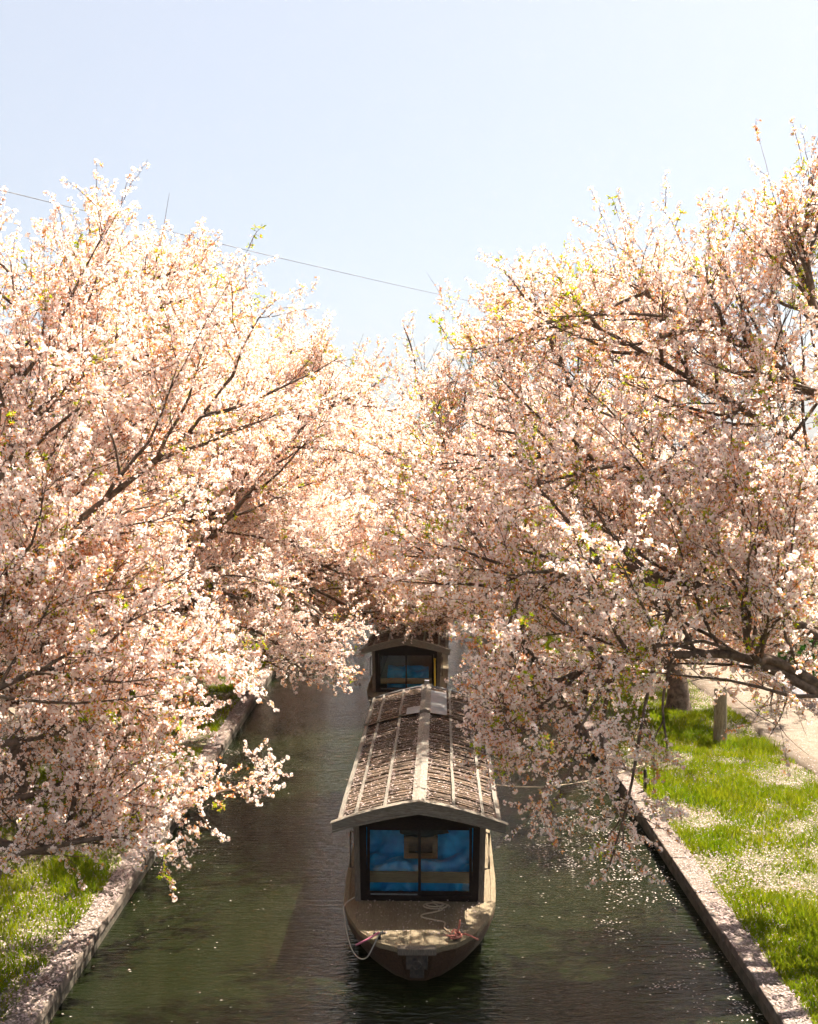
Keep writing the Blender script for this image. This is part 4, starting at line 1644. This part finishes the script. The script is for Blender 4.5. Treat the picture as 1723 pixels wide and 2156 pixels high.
def house(loc, rz, L_, Wd, hw_, rise, label, nb):
    root = empty('timber_house', loc, rz)
    for s in (-1, 1):
        q = MB()
        q.box(*sorted((s * Wd / 2, s * (Wd / 2 - .2))), 0, L_, 0, hw_)
        wall = q.build('wall', M['plaster'], root)
        n_ = int(L_ / .32)
        pm = MB()
        pm.box(0, .03, 0, .30, 0.1, hw_ * .62)
        p0 = pm.build('wall_board', M['burnt'], wall)
        for i in range(min(n_, 110)):
            o = p0 if i == 0 else p0.copy()
            if i:
                COL.objects.link(o)
                o.parent = wall
            o.location = (s * (Wd / 2 + .0) + (.002 if s > 0 else -.032), i * .32 + .01, 0)
        for i in range(nb):
            y = (i + .5) * L_ / nb
            q = MB()
            xa, xb = sorted((s * (Wd / 2 + .003), s * (Wd / 2 + .05)))
            for yy in np.linspace(y - .6, y + .6, 7):
                q.box(xa, xb, yy - .03, yy + .03, hw_ * .68, hw_ * .9)
            q.box(xa, xb, y - .63, y + .63, hw_ * .9 + .002, hw_ * .9 + .08)
            q.box(xa, xb, y - .63, y + .63, hw_ * .68 - .08, hw_ * .68 - .002)
            wn = q.build('window', M['burnt'], root)
            q = MB()
            xa, xb = sorted((s * (Wd / 2 + .001), s * (Wd / 2 + .012)))
            q.box(xa, xb, y - .6, y + .6, hw_ * .68, hw_ * .9)
            q.build('pane', M['dark'], wn)
    for y in (0, L_):
        q = MB()
        q.add([(-Wd / 2 + .2, y, 0), (Wd / 2 - .2, y, 0), (Wd / 2 - .2, y, hw_), (0, y, hw_ + rise * .93), (-Wd / 2 + .2, y, hw_)], [(0, 1, 2, 3, 4)])
        q.build('gable_wall', M['plaster'], root)
    for s in (-1, 1):
        ov = .8
        n_ = int((L_ + 1.2) / .3)
        prof_ = [(s * (Wd / 2 + ov), hw_ - rise * ov / (Wd / 2)), (0, hw_ + rise)]
        q = MB()
        cols = n_ * 4
        v = []
        for i in range(cols + 1):
            y = -.6 + (L_ + 1.2) * i / cols
            dz_ = .05 * math.cos(2 * math.pi * i / 4)
            for (x, z) in prof_:
                v.append((x, y, z + dz_ + .06))
        q.add(v, [(2 * i, 2 * i + 1, 2 * i + 3, 2 * i + 2) for i in range(cols)])
        q.build('roof', M['tile'], root)
    q = MB()
    q.box(-.2, .2, -.7, L_ + .7, hw_ + rise + .02, hw_ + rise + .3)
    q.build('ridge', M['tile'], root, bevel=.04)
    tag(root, label, 'house')


house((25.5, 10, BANK - .15), 0, 34, 9.0, 5.2, 2.6, 'long plaster and dark board brewery house behind the right hedge', 8)
house((-20.5, 12, BANK - .15), 0, 30, 9.0, 4.4, 2.4, 'dark boarded timber house behind the left hedge', 7)


def green_tree(loc, h, rad_, n, label, seed, mat='willow'):
    rg = R(seed)
    root = empty('broadleaf_tree', loc)
    q = MB()
    q.tube([(0, 0, -.2), (0.1, 0, h * .25), (0, .1, h * .5), (.1, 0, h * .8)], [.4, .3, .2, .06], 8)
    for i in range(10):
        a = i * 2.4
        z = h * (.28 + .05 * i)
        q.tube([(0, 0, z), (rad_ * .4 * math.cos(a), rad_ * .4 * math.sin(a), z + h * .12), (rad_ * .75 * math.cos(a), rad_ * .75 * math.sin(a), z + h * .16)], [.12, .08, .03], 5)
    q.build('trunk', M['bark'], root, smooth=True)
    pts = []
    for k_ in range(46):
        d = unit(rg.normal(0, 1, 3))
        c = d * rg.uniform(.35, .95) * np.array([rad_, rad_, h * .36]) + np.array([0, 0, h * .62])
        pts.append(c + rg.normal(0, 1, (n // 46, 3)) * rad_ * .15)
    V, F = leaf_cloud(np.concatenate(pts), .13, rg)
    o = fast_mesh('crown', V, F, M[mat], parent=root)
    o['kind'] = 'stuff'
    tag(root, label, 'tree')


green_tree((-.8, 108, BANK - .15), 12.3, 4.5, 12000, 'pale yellow-green tree seen over the far end of the canal', 51)
green_tree((15.5, 47, BANK - .15), 5.0, 2.2, 7000, 'low dark green tree behind the right bank path', 52, 'hedge')
green_tree((-3.0, 104, BANK - .15), 5.0, 2.4, 6000, 'dark green bushy tree at the far end of the canal', 53, 'hedge')

# ------------------------------------------------------------------ the hazy spring air
hz, t_, n_, l_ = new_mat('haze')
n_.remove(n_['Principled BSDF'])
pv = n_.new('ShaderNodeVolumePrincipled')
pv.inputs['Color'].default_value = (1.0, 0.97, 0.93, 1)
pv.inputs['Density'].default_value = 0.00014
pv.inputs['Anisotropy'].default_value = 0.35
l_.new(pv.outputs[0], n_['Material Output'].inputs['Volume'])
q = MB()
q.box(-60, 60, -12, 135, -1.5, 20)
o = q.build('haze', hz)
tag(o, 'thin pale spring haze over the canal', 'haze', kind='stuff')
